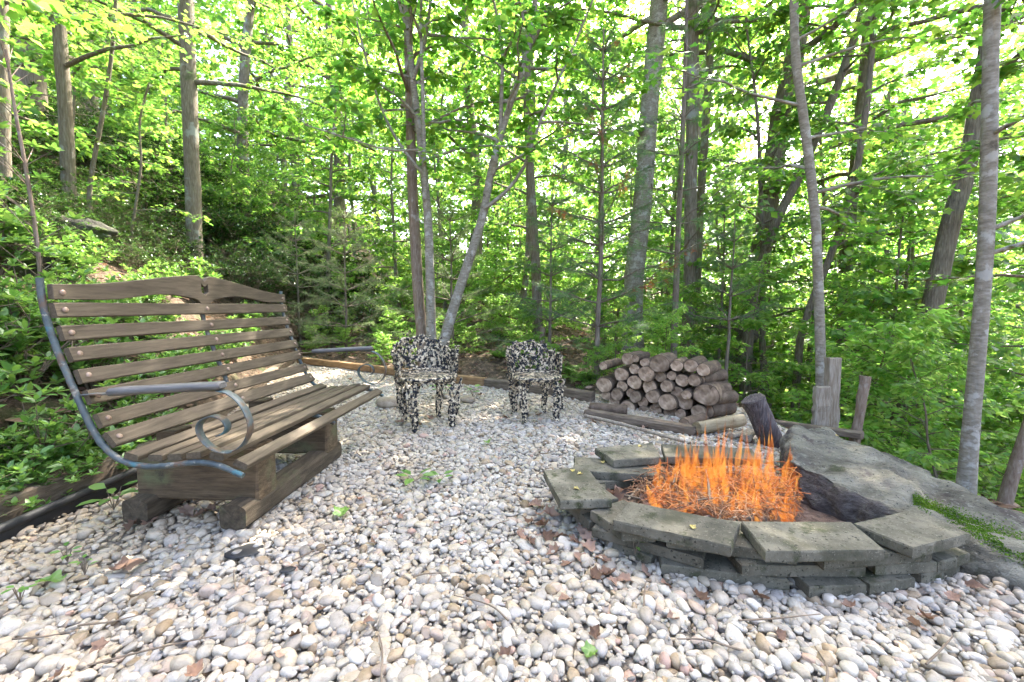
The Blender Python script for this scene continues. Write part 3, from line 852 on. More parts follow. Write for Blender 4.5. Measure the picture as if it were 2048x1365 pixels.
# ------------------------------------------------------------------ cast chairs
def build_chair(c, front, seed, label, ks=1.05):
    fr = nrm(np.array([front[0], front[1], 0])); rt = np.array([-fr[1], fr[0], 0])     # rt: sitter's left
    m = np.stack([rt, fr, np.array([0, 0, 1.0])], 1)
    rs = np.random.default_rng(seed)
    t = thing('cast_iron_chair', label, 'chair', c, 'pair of ornate chairs by the fire ring')
    c = np.asarray(c, float) + fr * .05
    def tr(V): return (np.asarray(V) * ks) @ m.T + c
    SH = .40
    # barrel back plan: U shape, angle 0 = right arm front .. pi = left arm front, pi/2 = back
    def plan(a, h):
        k = (h - SH) / .34
        rx, ry = .235 + .035 * k, .235 + .05 * k
        x = rx * math.copysign(abs(math.cos(a)) ** .72, math.cos(a)); y = -ry * abs(math.sin(a)) ** .8
        if math.sin(a) < 0: y = ry * .55 * -math.sin(a)
        return x, y + .02
    def topz(a):
        s = max(0, math.sin(a))
        return .575 + .035 * s + .085 * s ** 4 + .012 * math.sin(a * 14)
    A0, A1 = -.35, math.pi + .35
    g = G()
    def pt(a, h, out=0.0):
        x, y = plan(a, h); l = math.hypot(x, y) + 1e-6
        return (x * (1 + out / l), y * (1 + out / l), h)
    # cast sheet, pierced all over
    na, nh = 110, 26
    Vs = np.array([pt(a, SH + .02 + (topz(a) - SH - .02) * u) for a in np.linspace(A0, A1, na + 1) for u in np.linspace(0, 1, nh + 1)])
    hole = nz(Vs, 26, seed) + .45 * nz(Vs, 60, seed + 2)
    Fs = []
    for i_ in range(na):
        for j_ in range(nh):
            a_ = i_ * (nh + 1) + j_; q_ = (a_, a_ + nh + 1, a_ + nh + 2, a_ + 1)
            if np.mean(hole[list(q_)]) > .06: Fs += [(q_[0], q_[1], q_[2]), (q_[0], q_[2], q_[3])]
    Vs = Vs + nrm(Vs * np.array([1, 1, 0])) * (.006 * nz(Vs, 45, seed + 4))[:, None]
    g.add(tr(Vs), Fs)
    # rims and scrolling stems
    aa = np.linspace(A0, A1, 60)
    tube(g, tr([pt(a, topz(a)) for a in aa]), .010, 6)
    tube(g, tr([pt(a, SH + .02) for a in aa]), .009, 6)
    for a in (A0, A1):
        tube(g, tr([pt(a, h, .006 * math.sin(h * 30)) for h in np.linspace(SH, topz(a), 8)]), .011, 6)
    for k in range(26):
        a = A0 + (A1 - A0) * (k + rs.random()) / 26
        h0 = SH + .02; h1 = topz(a)
        sw = rs.uniform(-.35, .35)
        pth = [pt(min(max(a + sw * math.sin(u * 2.6), A0), A1), h0 + (h1 - h0) * u) for u in np.linspace(0, 1, 9)]
        tube(g, tr(pth), rs.uniform(.004, .007), 5)
    for k in range(44):          # curls
        a = rs.uniform(A0, A1); h1 = topz(a); h = rs.uniform(SH + .04, h1 - .02); r = rs.uniform(.014, .028)
        th = np.linspace(0, 5.2, 12); rr = r * (1 - th / 9)
        pth = [pt(a + rr[i] * math.cos(th[i]) / .24, h + rr[i] * math.sin(th[i]), .004) for i in range(12)]
        tube(g, tr(pth), .0042, 5)
    V1, F1 = ICO1
    def cluster(a, h, k, rad=.0085):
        for _ in range(k):
            p = np.array(pt(a + rs.normal(0, .085), h + rs.normal(0, .02), rs.uniform(-.004, .010)))
            g.add(tr(V1 * rad * rs.uniform(.8, 1.25) + p), F1)
    for k in range(40):
        a = A0 + (A1 - A0) * rs.random(); cluster(a, rs.uniform(SH + .05, topz(a) - .01), 10)
    for k in range(22):
        a = A0 + (A1 - A0) * (k + .5) / 22; cluster(a, topz(a) - .005, 5, .010)
    # cast vine leaves
    for k in range(62):
        a = rs.uniform(A0, A1); h = rs.uniform(SH + .04, topz(a) - .01)
        p = np.array(pt(a, h, .006)); nrmv = nrm(np.array([p[0], p[1], .0]))
        d = nrm(np.array([-nrmv[1], nrmv[0], 0]) * rs.normal() + np.array([0, 0, 1]) * rs.normal())
        for off in (0, -.005):
            pp = p + nrmv * off
            leaves(g, L_MAPLE, tr([pp]), np.array([d @ m.T]), .052, up=nrmv @ m.T, tilt=.15, rs=rs)
    g.obj('backrest', M['chair'], t)
    # seat: pierced round-cornered plate with a rim
    g = G()
    ring = lambda k, z: [(.225 * k * math.copysign(abs(math.cos(a)) ** .8, math.cos(a)), .215 * k * math.copysign(abs(math.sin(a)) ** .8, math.sin(a)) + .015, z) for a in np.linspace(0, 2 * math.pi, 41)]
    tube(g, tr(ring(1.0, SH)), .014, 6, cap=False)
    tube(g, tr(ring(.97, SH - .018)), .010, 6, cap=False)
    V = [(0, .015, SH + .004)]; rings = (.3, .62, .96)
    for k in rings: V += ring(k, SH + .004)[:40]
    F = [(0, 1 + j, 1 + (j + 1) % 40) for j in range(40)]
    for q in range(2):
        for j in range(40):
            a_, b_ = 1 + q * 40 + j, 1 + q * 40 + (j + 1) % 40
            if j % 2 == q % 2 or j % 3 == 0: F += [(a_, a_ + 40, b_ + 40), (a_, b_ + 40, b_)]
    g.add(tr(V), F)
    for k in range(60):
        a, r = rs.uniform(0, 6.28), .21 * math.sqrt(rs.random())
        p = np.array([r * math.cos(a), r * math.sin(a) + .015, SH + .007])
        leaves(g, L_MAPLE, tr([p]), np.array([np.array([math.cos(a * 3), math.sin(a * 3), 0]) @ m.T]), .06, tilt=.08, rs=rs)
    g.obj('seat', M['chair'], t)
    # legs: broad pierced cabriole legs, front pair wider
    for sx in (-1, 1):
        for fy in (1, -1):
            g = G()
            x0, y0 = sx * .160, (.165 if fy > 0 else -.15)
            wd = .066 if fy > 0 else .054
            def lp(u, s):       # u 0 top .. 1 foot, s -1..1 across
                wdt = wd * (1 - .72 * min(1, u * 1.15)) + .010
                bul = .018 * math.sin(u * math.pi) * (1 - u) - .010 * u + .03 * max(0, u - .85) * 4 * .15
                return np.array([x0 + sx * bul + s * wdt * .75 * (-sx), y0 + fy * (bul + .012 * u) - fy * s * wdt * .35, SH - .01 - (SH - .015) * u])
            us = np.linspace(0, 1, 14)
            for s in (-.9, 0, .9):
                tube(g, tr([lp(u, s + .25 * math.sin(u * 9 + s)) for u in us]), np.linspace(.011, .009, 14), 6)
            for k in range(70):
                u, s = rs.random() ** .9, rs.uniform(-1, 1)
                g.add(tr(V1 * rs.uniform(.007, .012) + lp(u, s) + rs.normal(scale=.004, size=3)), F1)
            for k in range(14):
                u, s = rs.random() * .8, rs.uniform(-.8, .8)
                leaves(g, L_MAPLE, tr([lp(u, s) + np.array([0, fy * .008, 0])]), np.array([np.array([rs.normal(), 0, rs.normal()]) @ m.T]), .045, up=np.array([0, fy, .1]) @ m.T, tilt=.3, rs=rs)
            V2, F2 = ICO2
            g.add(tr(V2 * np.array([.026, .026, .016]) + lp(1, 0) + np.array([0, 0, .004])), F2)
            g.obj('leg', M['chair'], t)
    g = G()      # hanging apron under the seat front and sides
    for k in range(34):
        a = k / 34 * 2 * math.pi
        p = np.array([.205 * math.cos(a), .2 * math.sin(a) + .015, SH - .018])
        d = .045 + .02 * math.sin(a * 6)
        tube(g, tr([p, p + np.array([math.cos(a * 5) * .014, math.sin(a * 5) * .014, -d * .6]), p + np.array([0, 0, -d])]), .0055, 5)
        g.add(tr(V1 * .011 + p + np.array([0, 0, -d])), F1)
    g.obj('apron', M['chair'], t)
    return t
def mid(*q): return np.mean([P(*k) for k in q], 0)
c1 = mid((828, 868), (926, 853), (793, 832), (860, 826)); c2 = mid((1036, 846), (1130, 840), (1016, 823), (1081, 817))
build_chair((c1[0], c1[1], -.006), (.50, -.87), 11, 'ornate black cast chair with chipped white paint at the foot of the multi-stemmed tree')
build_chair((c2[0], c2[1], -.006), (.28, -.96), 12, 'ornate black cast chair with chipped white paint beside the firewood pile', .96)

# ------------------------------------------------------------------ fire ring of pavers
def build_pit():
    t = thing('fire_ring', 'low fire ring of stacked grey concrete pavers leaning on a boulder', 'fire pit', (PIT[0], PIT[1], 0))
    TH = .042
    z4 = 4 * TH - .002
    def paver(q, ztop, seed, tilt=None):
        "q: four corners of the top face (world xy), ztop: height or four heights"
        q = np.array([p[:2] for p in q]); zt = np.broadcast_to(np.asarray(ztop, float), (4,))
        rs = np.random.default_rng(seed)
        # subdivided chamfered slab
        n_, m_ = 10, 5
        c = q.mean(0); b = .006
        def sheet(z, shrink):
            out = []
            for i in range(m_ + 1):
                for j in range(n_ + 1):
                    u, v = j / n_, i / m_
                    p = (q[0] * (1 - u) + q[1] * u) * (1 - v) + (q[3] * (1 - u) + q[2] * u) * v
                    zz = (zt[0] * (1 - u) + zt[1] * u) * (1 - v) + (zt[3] * (1 - u) + zt[2] * u) * v
                    if shrink: p = c + (p - c) * (1 - shrink)
                    out.append((p[0], p[1], zz + z))
            return np.array(out)
        def border():
            w = n_ + 1
            return [j for j in range(w)] + [i * w + n_ for i in range(1, m_ + 1)] + [m_ * w + j for j in range(n_ - 1, -1, -1)] + [i * w for i in range(m_ - 1, 0, -1)]
        S0 = sheet(0, .018); S0[:, 2] += rs.normal(scale=.0007, size=len(S0))
        B = border(); nb = len(B)
        full = sheet(0, 0)
        jitter = rs.normal(scale=.0016, size=(nb, 3)) * np.array([1, 1, .4])
        R1 = full[B] + np.array([0, 0, -b]) + jitter; R2 = full[B] + np.array([0, 0, -TH + b]) + jitter; R3 = S0[B] + np.array([0, 0, -TH])
        V = np.concatenate([S0, R1, R2, R3, [R3.mean(0)]]); o1 = len(S0)
        F = []
        w = n_ + 1
        for i in range(m_):
            for j in range(n_):
                a = i * w + j; F += [(a, a + 1, a + w + 1), (a, a + w + 1, a + w)]
        for k in range(nb):
            k2 = (k + 1) % nb
            F += [(B[k], o1 + k, o1 + k2), (B[k], o1 + k2, B[k2])]
            for r in range(2):
                a, a2 = o1 + r * nb + k, o1 + r * nb + k2
                F += [(a, a + nb, a2 + nb), (a, a2 + nb, a2)]
            F += [(o1 + 2 * nb + k, len(V) - 1, o1 + 2 * nb + k2)]
        g = G(); g.add(V, F)
        g.obj('paver', M['paver'], t, smooth=False)
    # top course traced from the picture (corners in order round the slab)
    tops = [((1087, 941), (1173, 932), (1222, 998), (1120, 1002)), ((1258, 1003), (1480, 1047), (1463, 1093), (1224, 1040)),
            ((1482, 1043), (1702, 1044), (1771, 1100), (1532, 1103)), ((1706, 1047), (1832, 1018), (1940, 1067), (1827, 1096)),
            ((1190, 896), (1306, 886), (1322, 914), (1228, 921))]
    for k, q in enumerate(tops): paver([P(x, y, z4) for x, y in q], z4, 30 + k)
    # back course behind the flames
    paver([P(x, y, z4 - .004) for x, y in ((1322, 888), (1504, 897), (1520, 919), (1330, 913))], z4 - .004, 41)
    # lower courses from their front edges: (left bottom, right bottom) of the outer face and depth of the slab
    def face(l, r, zt, seed, dep=.2):
        a, b = P(*l, zt - TH), P(*r, zt - TH)
        d = nrm((b - a) * np.array([1, 1, 0])); inn = np.array([-d[1], d[0], 0])
        if np.dot(inn[:2], PIT - (a[:2] + b[:2]) / 2) < 0: inn = -inn
        paver([a, b, b + inn * dep, a + inn * dep] if np.cross(d[:2], inn[:2]) > 0 else [b, a, a + inn * dep, b + inn * dep], zt, seed)
    z3 = 3 * TH - .008
    face((1180, 1040), (1243, 1082), z3, 50); face((1334, 1096), (1595, 1131), z3, 51); face((1647, 1142), (1863, 1124), z3, 52)
    face((1110, 985), (1160, 1030), z3, 53); face((1243, 1083), (1310, 1086), z3, 54, .1)
    face((1149, 928), (1306, 938), z3, 55, .2)
    z2 = 2 * TH - .010
    face((1184, 1074), (1405, 1140), z2, 60); face((1485, 1154), (1731, 1155), z2, 61); face((1752, 1152), (1872, 1146), z2, 62, .2); face((1878, 1146), (1938, 1128), z2, 63, .18)
    face((1118, 1008), (1178, 1062), z2, 64); face((1160, 955), (1325, 940), z2, 65, .18)
    z1 = TH - .012
    face((1322, 1150), (1577, 1183), z1, 70); face((1618, 1197), (1731, 1192), z1, 71); face((1738, 1192), (1828, 1178), z1, 72, .18); face((1842, 1172), (1918, 1152), z1, 73, .18)
    face((1150, 1045), (1215, 1095), z1, 74, .2); face((1225, 1100), (1300, 1135), z1, 75, .2); face((1105, 985), (1150, 1040), z1, 76)
    # back and left lower slabs that carry the rear course
    for k, (a0, a1) in enumerate(((1.15, 1.6), (1.65, 2.1), (2.2, 2.7), (2.75, 3.2))):
        pa = PIT + np.array([PRX * 1.0 * math.cos(a0), PRY * 1.0 * math.sin(a0)]); pb = PIT + np.array([PRX * 1.0 * math.cos(a1), PRY * 1.0 * math.sin(a1)])
        ia = PIT + (pa - PIT) * .78; ib = PIT + (pb - PIT) * .78
        for kk, zz in enumerate((z1, z2 + .001, z3 + .002)):
            if kk == 2 and k > 0: continue
            paver([pa, pb, ib, ia], zz - .003 * k, 80 + k * 3 + kk)
    # ash bed
    g = G()
    V = [(PIT[0], PIT[1], .035)]
    for q in (.35, .65, .98):
        for a in np.linspace(0, 2 * math.pi, 28, endpoint=False):
            V.append((PIT[0] + PRX * q * math.cos(a), PIT[1] + PRY * q * math.sin(a), .035 - .03 * q + rng.normal(0, .006)))
    F = [(0, 1 + j, 1 + (j + 1) % 28) for j in range(28)]
    for r in range(2):
        for j in range(28):
            a, b = 1 + r * 28 + j, 1 + r * 28 + (j + 1) % 28
            F += [(a, a + 28, b + 28), (a, b + 28, b)]
    g.add(V, F); g.obj('ash_bed', M['ash'], t)
    return t
build_pit()

# ------------------------------------------------------------------ boulder
def build_boulder():
    pts = [A(1562, 870, 2.52), A(1590, 852, 2.62), A(1640, 850, 2.75), A(1790, 912, 2.42), A(1925, 990, 1.98), A(2048, 1050, 1.70), A(2330, 1190, 1.35),
           P(1575, 915, .21), P(1600, 922, .20), P(1660, 950, .185), P(1721, 988, .16), P(1776, 1027, .12),
           P(1940, 1128, .025), P(2048, 1165, .02), P(2380, 1260, .02),
           P(1580, 985, .02), P(1610, 1012, .02), P(1702, 1048, .0)]
    bot = [p + np.array([0, 0, -.35]) for p in pts]
    bm = bmesh.new()
    for p in pts + bot: bm.verts.new(p)
    bmesh.ops.convex_hull(bm, input=bm.verts)
    loose = [v for v in bm.verts if not v.link_faces]
    bmesh.ops.delete(bm, geom=loose, context='VERTS')
    bmesh.ops.triangulate(bm, faces=bm.faces)
    for _ in range(6):
        ed = [e for e in bm.edges if e.calc_length() > .035]
        if not ed: break
        bmesh.ops.subdivide_edges(bm, edges=ed, cuts=1, use_grid_fill=False)
        bmesh.ops.triangulate(bm, faces=bm.faces)
    for _ in range(3):
        bmesh.ops.smooth_vert(bm, verts=bm.verts, factor=.35, use_axis_x=True, use_axis_y=True, use_axis_z=True)
    bm.normal_update()
    off = []
    for v in bm.verts:
        p = v.co
        a = .035 * noise.noise(p * 3.0) + .024 * noise.noise(p * 7.0) + .014 * noise.noise(p * 17.0) + .008 * noise.noise(p * 37.0)
        q = Vector((p.x * .8 + p.y * .6, p.y * .8 - p.x * .6, p.z))
        a += .045 * (abs(noise.noise(Vector((q.x * 2, q.y * 9, q.z * 9)))) - .3)
        off.append(a)
    for v, a in zip(bm.verts, off): v.co += v.normal * a
    bmesh.ops.recalc_face_normals(bm, faces=bm.faces)
    V = np.array([v.co[:] for v in bm.verts]); bm.verts.index_update()
    F = np.array([[v.index for v in f.verts] for f in bm.faces])
    bvh = BVHTree.FromBMesh(bm); bm.free()
    fn = np.cross(V[F[:, 1]] - V[F[:, 0]], V[F[:, 2]] - V[F[:, 0]]); vn = np.zeros_like(V)
    for c_ in range(3): np.add.at(vn, F[:, c_], fn)
    vn = nrm(vn)
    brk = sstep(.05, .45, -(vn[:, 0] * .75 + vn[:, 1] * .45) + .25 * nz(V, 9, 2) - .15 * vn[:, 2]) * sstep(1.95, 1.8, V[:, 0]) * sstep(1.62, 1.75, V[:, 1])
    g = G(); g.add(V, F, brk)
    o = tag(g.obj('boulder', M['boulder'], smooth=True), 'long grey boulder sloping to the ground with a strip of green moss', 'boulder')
    # moss strip
    g = G(); pp, dd = [], []
    rs = np.random.default_rng(4)
    for k in range(9000):
        u = rs.random()
        px = 1825 + (2200 - 1825) * u; py = 997 + (1170 - 997) * u + rs.normal(0, 6 + 16 * u)
        d = ray(px, py)
        h = bvh.ray_cast(Vector((0, 0, HCAM)), Vector(d))
        if h[0] is None or noise.noise(h[0] * 9) + .4 * noise.noise(h[0] * 30) < -.28: continue
        pp.append(np.array(h[0])); dd.append(nrm(np.array(h[1]) * .5 + rs.normal(scale=.7, size=3)))
    if pp:
        leaves(g, L_FAR, np.array(pp), np.array(dd), .007, tilt=1.0, rs=rs)
        m = g.obj('moss', M['moss'], o); m['kind'] = 'stuff'
    return o, bvh
boulder, boulder_bvh = build_boulder()

# ------------------------------------------------------------------ firewood
PA, PB = np.array([.86, 4.32]), np.array([1.80, 3.42])
pdir = nrm(PB - PA); LAX = np.array([.62, .78, 0.0]); LAX = nrm(LAX)
def pile_pt(px, py):
    d = ray(px, py)
    # intersection with the upright plane through PA-PB
    nrmv = np.array([-pdir[1], pdir[0]])
    t = np.dot(PA, nrmv) / np.dot(d[:2], nrmv)
    return np.array([0, 0, HCAM]) + d * t
def build_log(c, r, axis, L, label, cat='firewood log', group=None, mb=None, mc=None, seed=0, name='firewood_log', sq=1.0):
    rs = np.random.default_rng(seed)
    axis = nrm(axis)
    k = 14
    prof_r = 1 + .10 * np.array([noise.noise(Vector((math.cos(a) * 1.2, math.sin(a) * 1.2, seed * 1.7))) for a in np.linspace(0, 2 * math.pi, k, endpoint=False)]) * 1.6
    u = nrm(np.cross(axis, (0, 0, 1))); w = np.cross(u, axis)
    an = np.linspace(0, 2 * math.pi, k, endpoint=False)
    prof = np.stack([np.cos(an) * prof_r * r, np.sin(an) * prof_r * r * sq], -1)
    path = np.array([c + axis * s for s in np.linspace(0, L, 7)])
    path[1:-1] += rs.normal(scale=r * .03, size=(5, 3))
    g = G(); sweep(g, prof, path, u, w, jit=r * .025, seed=seed)
    o = g.obj(name, mb or M['logbark'], smooth=True, org=c)
    tag(o, label, cat, group)
    # sawn end, its own little disc
    for e, p in ((-1, c), (1, c + axis * L)):
        g = G()
        tilt = rs.normal(scale=.06, size=2)
        rr = np.concatenate([prof * .93, prof * .5])
        V = [p + e * axis * .004]
        for q in rr[k:]: V.append(p + u * q[0] + w * q[1] + e * axis * (.004 + rs.normal(0, .0012)))
        for q in rr[:k]: V.append(p + u * q[0] + w * q[1] + e * axis * .003)
        F = [(0, 1 + j, 1 + (j + 1) % k) for j in range(k)]
        for j in range(k):
            a, b = 1 + j, 1 + (j + 1) % k
            F += [(a, a + k, b + k), (a, b + k, b)]
        g.add(V, F); ce = g.obj('cut_end', mc or M['cut'], o, smooth=False)
        # origin at the pith so that the rings centre on it
        dlt = p - np.array(o.location)
        for v in ce.data.vertices: v.co = Vector(v.co) - Vector(dlt)
        ce.location = dlt
    return o
ends = [(238, 220, 28), (375, 180, 42), (428, 178, 24), (480, 205, 32), (583, 208, 62), (685, 220, 38), (765, 225, 45), (848, 245, 42),
        (335, 275, 48), (420, 242, 33), (500, 268, 52), (582, 290, 36), (648, 283, 28), (708, 313, 40), (788, 310, 40),
        (240, 338, 52), (338, 350, 38), (422, 322, 48), (515, 352, 46), (625, 345, 40), (680, 390, 40), (748, 395, 31), (860, 400, 80),
        (320, 398, 38), (395, 390, 32), (435, 410, 38), (543, 408, 46), (630, 440, 58), (725, 452, 48), (388, 475, 46), (465, 447, 35), (480, 508, 44), (545, 500, 40), (640, 515, 48),
        (300, 440, 34), (250, 400, 32), (560, 455, 30), (580, 540, 32), (700, 520, 34), (820, 500, 44)]
for k, (zx, zy, zr) in enumerate(ends):
    c = pile_pt(1130 + zx / 3.057, 660 + zy / 3.057)
    r = zr / 3.057 / FPX * c[1] * 1.0
    rs = np.random.default_rng(900 + k)
    lab, grp = 'round firewood log stacked in the woodpile', 'firewood stacked in the pile'
    if zr == 80: lab, grp = 'thickest firewood log, its broad pale sawn face low in the pile', None
    elif zr == 62: lab, grp = 'broad split firewood log on top of the pile', None
    axn = LAX + np.array([rs.normal(0, .05), rs.normal(0, .05), rs.normal(0, .03)])
    c = c + LAX * rs.uniform(-.03, .05)
    build_log(c, r * 1.04, axn, rs.uniform(.28, .36), lab, group=grp, seed=900 + k, sq=rs.uniform(.85, 1.0))
# hidden second rank that closes the gaps
def rel(px, py, ext=.0): return pile_pt(px, py) + LAX * ext
for k, (px, py, r) in enumerate(((1466, 800, .062), (1452, 785, .065), (1462, 825, .062), (1446, 760, .055))):
    c = pile_pt(px - 50, py) + LAX * .08
    build_log(c, r, (.9, .44, -.05 + .03 * k), .30, 'rough barked firewood log jutting from the side of the pile', group='logs on the side of the pile', seed=960 + k)
# log across the foot, base timber, pale log, dark round
c = P(1180, 816, .06); build_log(c, .055, (.93, -.30, 0.0), .33, 'short dark log lying crosswise at the foot of the woodpile', seed=971, name='firewood_log')
g = G(); beam(g, P(1172, 826, .03), P(1392, 862, .03), .09, .07, .012, jit=.003, seed=2); tag(g.obj('base_timber', M['timber_old'], smooth=False), 'long old timber lying under the front of the woodpile', 'timber')
c = P(1394, 857, .055); build_log(c, .050, (.95, .30, .06), .44, 'pale peeled log lying in front of the woodpile', mb=M['lightlog'], mc=M['lightlog'], seed=972)
c = P(1368, 850, .05); build_log(c, .05, (.8, .6, 0), .3, 'small dark mossy log beside the pale peeled log', seed=973)
# leaning charred log
b0 = P(1548, 892, -.01); tp = A(1506, 798, b0[1] - .02)
build_log(b0, .075, tp - b0, float(np.linalg.norm(tp - b0)), 'dark charred log chunk standing tilted against the boulder', cat='log', mb=M['darklog'], mc=M['darklog'], seed=974, name='tilted_log')
# two chunks near it
for k, (px, py, r, ax_) in enumerate(((1462, 872, .035, (.9, .3, .05)), (1492, 878, .04, (.6, .7, .1)))):
    build_log(P(px, py, .035), r, ax_, .16, ('short split log piece lying behind the fire ring' if k == 0 else 'stubby split log piece next to the tilted dark log'), seed=980 + k, mb=M['post'], mc=M['post'], sq=.6)
# long stick on the pebbles
g = G(); p0, p1 = P(1170, 832, .03), P(1368, 884, .04)
pth = smooth_path([p0, (p0 + p1) / 2 + np.array([0, .02, .005]), p1], 14, .003)
tube(g, pth, np.linspace(.017, .012, len(pth)), 7, rough=.06)
tag(g.obj('long_stick', M['post']), 'long bare stick lying on the pebbles before the woodpile', 'stick')

# ------------------------------------------------------------------ posts, rail, edging
def post(pts_px, d, w, th, label, mat, seed, round_=False, name='wooden_post'):
    p = [A(x, y, d) for x, y in pts_px]
    p = sorted(p, key=lambda q: q[2])
    foot = p[0].copy(); foot[2] = min(foot[2], float(TZ(foot[0], foot[1]))) - .1
    path = smooth_path([foot] + p, 14)
    g = G()
    if round_: tube(g, path, w / 2, 9, rough=.10, seed=seed)
    else:
        sweep(g, rrect(w, th, .012), path, (1, 0, 0), (0, 1, 0), jit=.004, seed=seed)
    return tag(g.obj(name, mat, smooth=round_), label, 'post')
post([(1666, 716), (1661, 850)], 3.72, .115, .07, 'tall split wooden post with a rounded top', M['post'], 1)
post([(1645, 774), (1640, 855)], 3.62, .135, .06, 'shorter grey wooden post in front of the tall split one', M['post'], 2)
post([(1732, 753), (1722, 810), (1709, 890)], 3.35, .075, .07, 'crooked bark-covered stake at the end of the low rail', M['bark_brown'], 3, True, 'wooden_stake')
g = G(); beam(g, A(1548, 846, 3.75), A(1726, 872, 3.25), .07, .06, .008, jit=.002, seed=5)
tag(g.obj('low_rail', M['timber_old'], smooth=False), 'low weathered timber rail running behind the boulder', 'rail')
post([(1085, 655), (1083, 700)], 6.6, .10, .10, 'round wooden post behind the two ornate chairs', M['bark_brown'], 6, True)
# edging timbers
def edging(a, b, lab, mat, w=.10, h=.13, zb=.0, seed=1):
    a, b = np.array([*a, zb + h / 2]), np.array([*b, zb + h / 2])
    g = G(); beam(g, a, b, w, h, .01, jit=.002, segs=10, seed=seed)
    return tag(g.obj('edging_timber', mat, smooth=False), lab, 'timber')
q = [P(598, 726)[:2], P(930, 766)[:2], P(1186, 803)[:2]]
e1 = q[0] + (q[1] - q[0]) * .52
edging(q[0], e1, 'reddish edging timber behind the far arm of the bench', M['timber'], h=.10, seed=21)
edging(e1 + nrm(q[1] - q[0]) * .01, q[1] + nrm(q[2] - q[1]) * .35, 'reddish edging timber running behind the two ornate chairs', M['timber'], h=.11, zb=-.01, seed=22)
edging(q[1] + nrm(q[2] - q[1]) * .36, q[2], 'grey edging timber between an ornate chair and the woodpile', M['timber_old'], h=.10, seed=23)
edging((-2.33, .3), (-2.31, 2.72), 'old brown edging timber behind the bench under the shrubs', M['timber_old'], w=.13, h=.17, zb=-.02, seed=24)
edging((-2.34, 2.75), (-4.40, 8.5), 'old edging timber at the foot of the bank beyond the bench', M['timber_old'], w=.12, h=.12, zb=-.02, seed=25)
g = G(); pth = smooth_path([(-2.21, .3, .045), (-2.20, 1.2, .05), (-2.185, 1.9, .05), (-2.19, 2.75, .045)], 24, .0)
tube(g, pth, .021, 10); sweep(g, rrect(.008, .10, .002), pth - np.array([0, 0, .03]), (1, 0, 0), (0, 0, 1))
tag(g.obj('garden_edging', M['plastic']), 'black plastic garden edging along the old timber', 'edging')
# dark slate-like scrap and rocks by the chairs
for k, (px, py, sx, sy, lab) in enumerate(((492, 1102, .075, .05, 'flat dark scrap of plastic lying in the pebbles before the bench'), (575, 1140, .03, .02, 'small dark flat chip lying in the pebbles'))):
    c = P(px, py, .004); g = G()
    V, F = ICO2
    g.add(V * np.array([sx, sy, .004]) * (1 + .25 * nz(V, 1.5, k))[:, None] @ rotz(.4).T + c, F)
    tag(g.obj('plastic_scrap', M['plastic']), lab, 'scrap')
for k, (px, py, r, lab) in enumerate(((778, 806, .13, 'tan flat rock beside the bench end and an ornate chair'), (935, 800, .08, 'small tan rock behind the legs of an ornate chair'), (890, 792, .06, 'little mossy tan rock under an ornate chair'), (1120, 775, .08, 'tan rock lying by the grey edging timber'))):
    c = P(px, py, .02); g = G(); rock(g, c, (r, r * .8, r * .45), 60 + k)
    tag(g.obj('rock', M['rock_tan']), lab, 'rock')

# ------------------------------------------------------------------ fire
def build_fire():
    rs = np.random.default_rng(21)
    f = thing('fire', 'orange flames rising from kindling inside the fire ring', 'fire', (1.02, 1.98, .03))
    n = 165
    for k in range(n):
        u, v = rs.random(), rs.random()
        px = 1308 + 288 * u
        y = 1.74 + .46 * v
        b = A(px, 960, y); b[2] = .03 + rs.uniform(0, .02)
        if not in_pit(b[0], b[1], .84): continue
        H = (.26 + .15 * math.sin(u * math.pi)) * (.40 + .55 * v) * rs.uniform(.4, 1.28)
        w = rs.uniform(.008, .023)
        ph = rs.uniform(0, 6.28)
        ts = np.linspace(0, 1, 12)
        am = rs.uniform(.006, .02)
        path = np.stack([b[0] + am * np.sin(ph + ts * 6) * ts + rs.normal(0, .02) * ts, b[1] + am * np.cos(ph * 1.3 + ts * 5) * ts, b[2] + H * ts], -1)
        r = w * (np.sin(np.clip(ts * 1.25 + .12, 0, 1) * math.pi) ** .8 * (1 - ts) ** .45 + .02 * (1 - ts)) + .0004
        g = G(); tube(g, path, r, 8, a=0.0)
        g.A[-1] = np.clip((g.V[-1][:, 2] - b[2]) / H, 0, 1)
        g.obj('flame', M['flame'], f)
    def embermat():
        m, t, out = newmat('burning_straw')
        at = N(t, 'ShaderNodeAttribute', attribute_name='rv')
        col = ramp(t, at.outputs['Fac'], [(0, (.5, .09, .015)), (.6, (1, .26, .06)), (1, (1, .55, .22))])
        b = N(t, 'ShaderNodeBsdfPrincipled', Roughness=.9); b.inputs['Base Color'].default_value = (.2, .09, .03, 1)
        t.links.new(col, b.inputs['Emission Color']); b.inputs['Emission Strength'].default_value = .065
        t.links.new(b.outputs[0], out.inputs[0]); m.cycles.emission_sampling = 'NONE'
        return m
    g = G()
    for k in range(430):
        b = A(1305 + 290 * rs.random(), 960, 1.72 + .48 * rs.random())
        if not in_pit(b[0], b[1], .84): continue
        b[2] = .05 + .10 * rs.random() ** 1.5
        az, el, L_ = rs.uniform(0, 6.28), rs.normal(0, .5), rs.uniform(.05, .15)
        d = np.array([math.cos(az) * math.cos(el), math.sin(az) * math.cos(el), math.sin(el)])
        p0, p1 = b - d * L_ / 2, b + d * L_ / 2; p0[2] = max(p0[2], .04); p1[2] = max(p1[2], .04)
        tube(g, [p0, b + np.array([0, 0, .012]), p1], .0017, 3, a=rs.random(), cap=False)
    o = g.obj('burning_straw', embermat(), f); o['kind'] = 'stuff'
    return f
build_fire()
rs = np.random.default_rng(22)
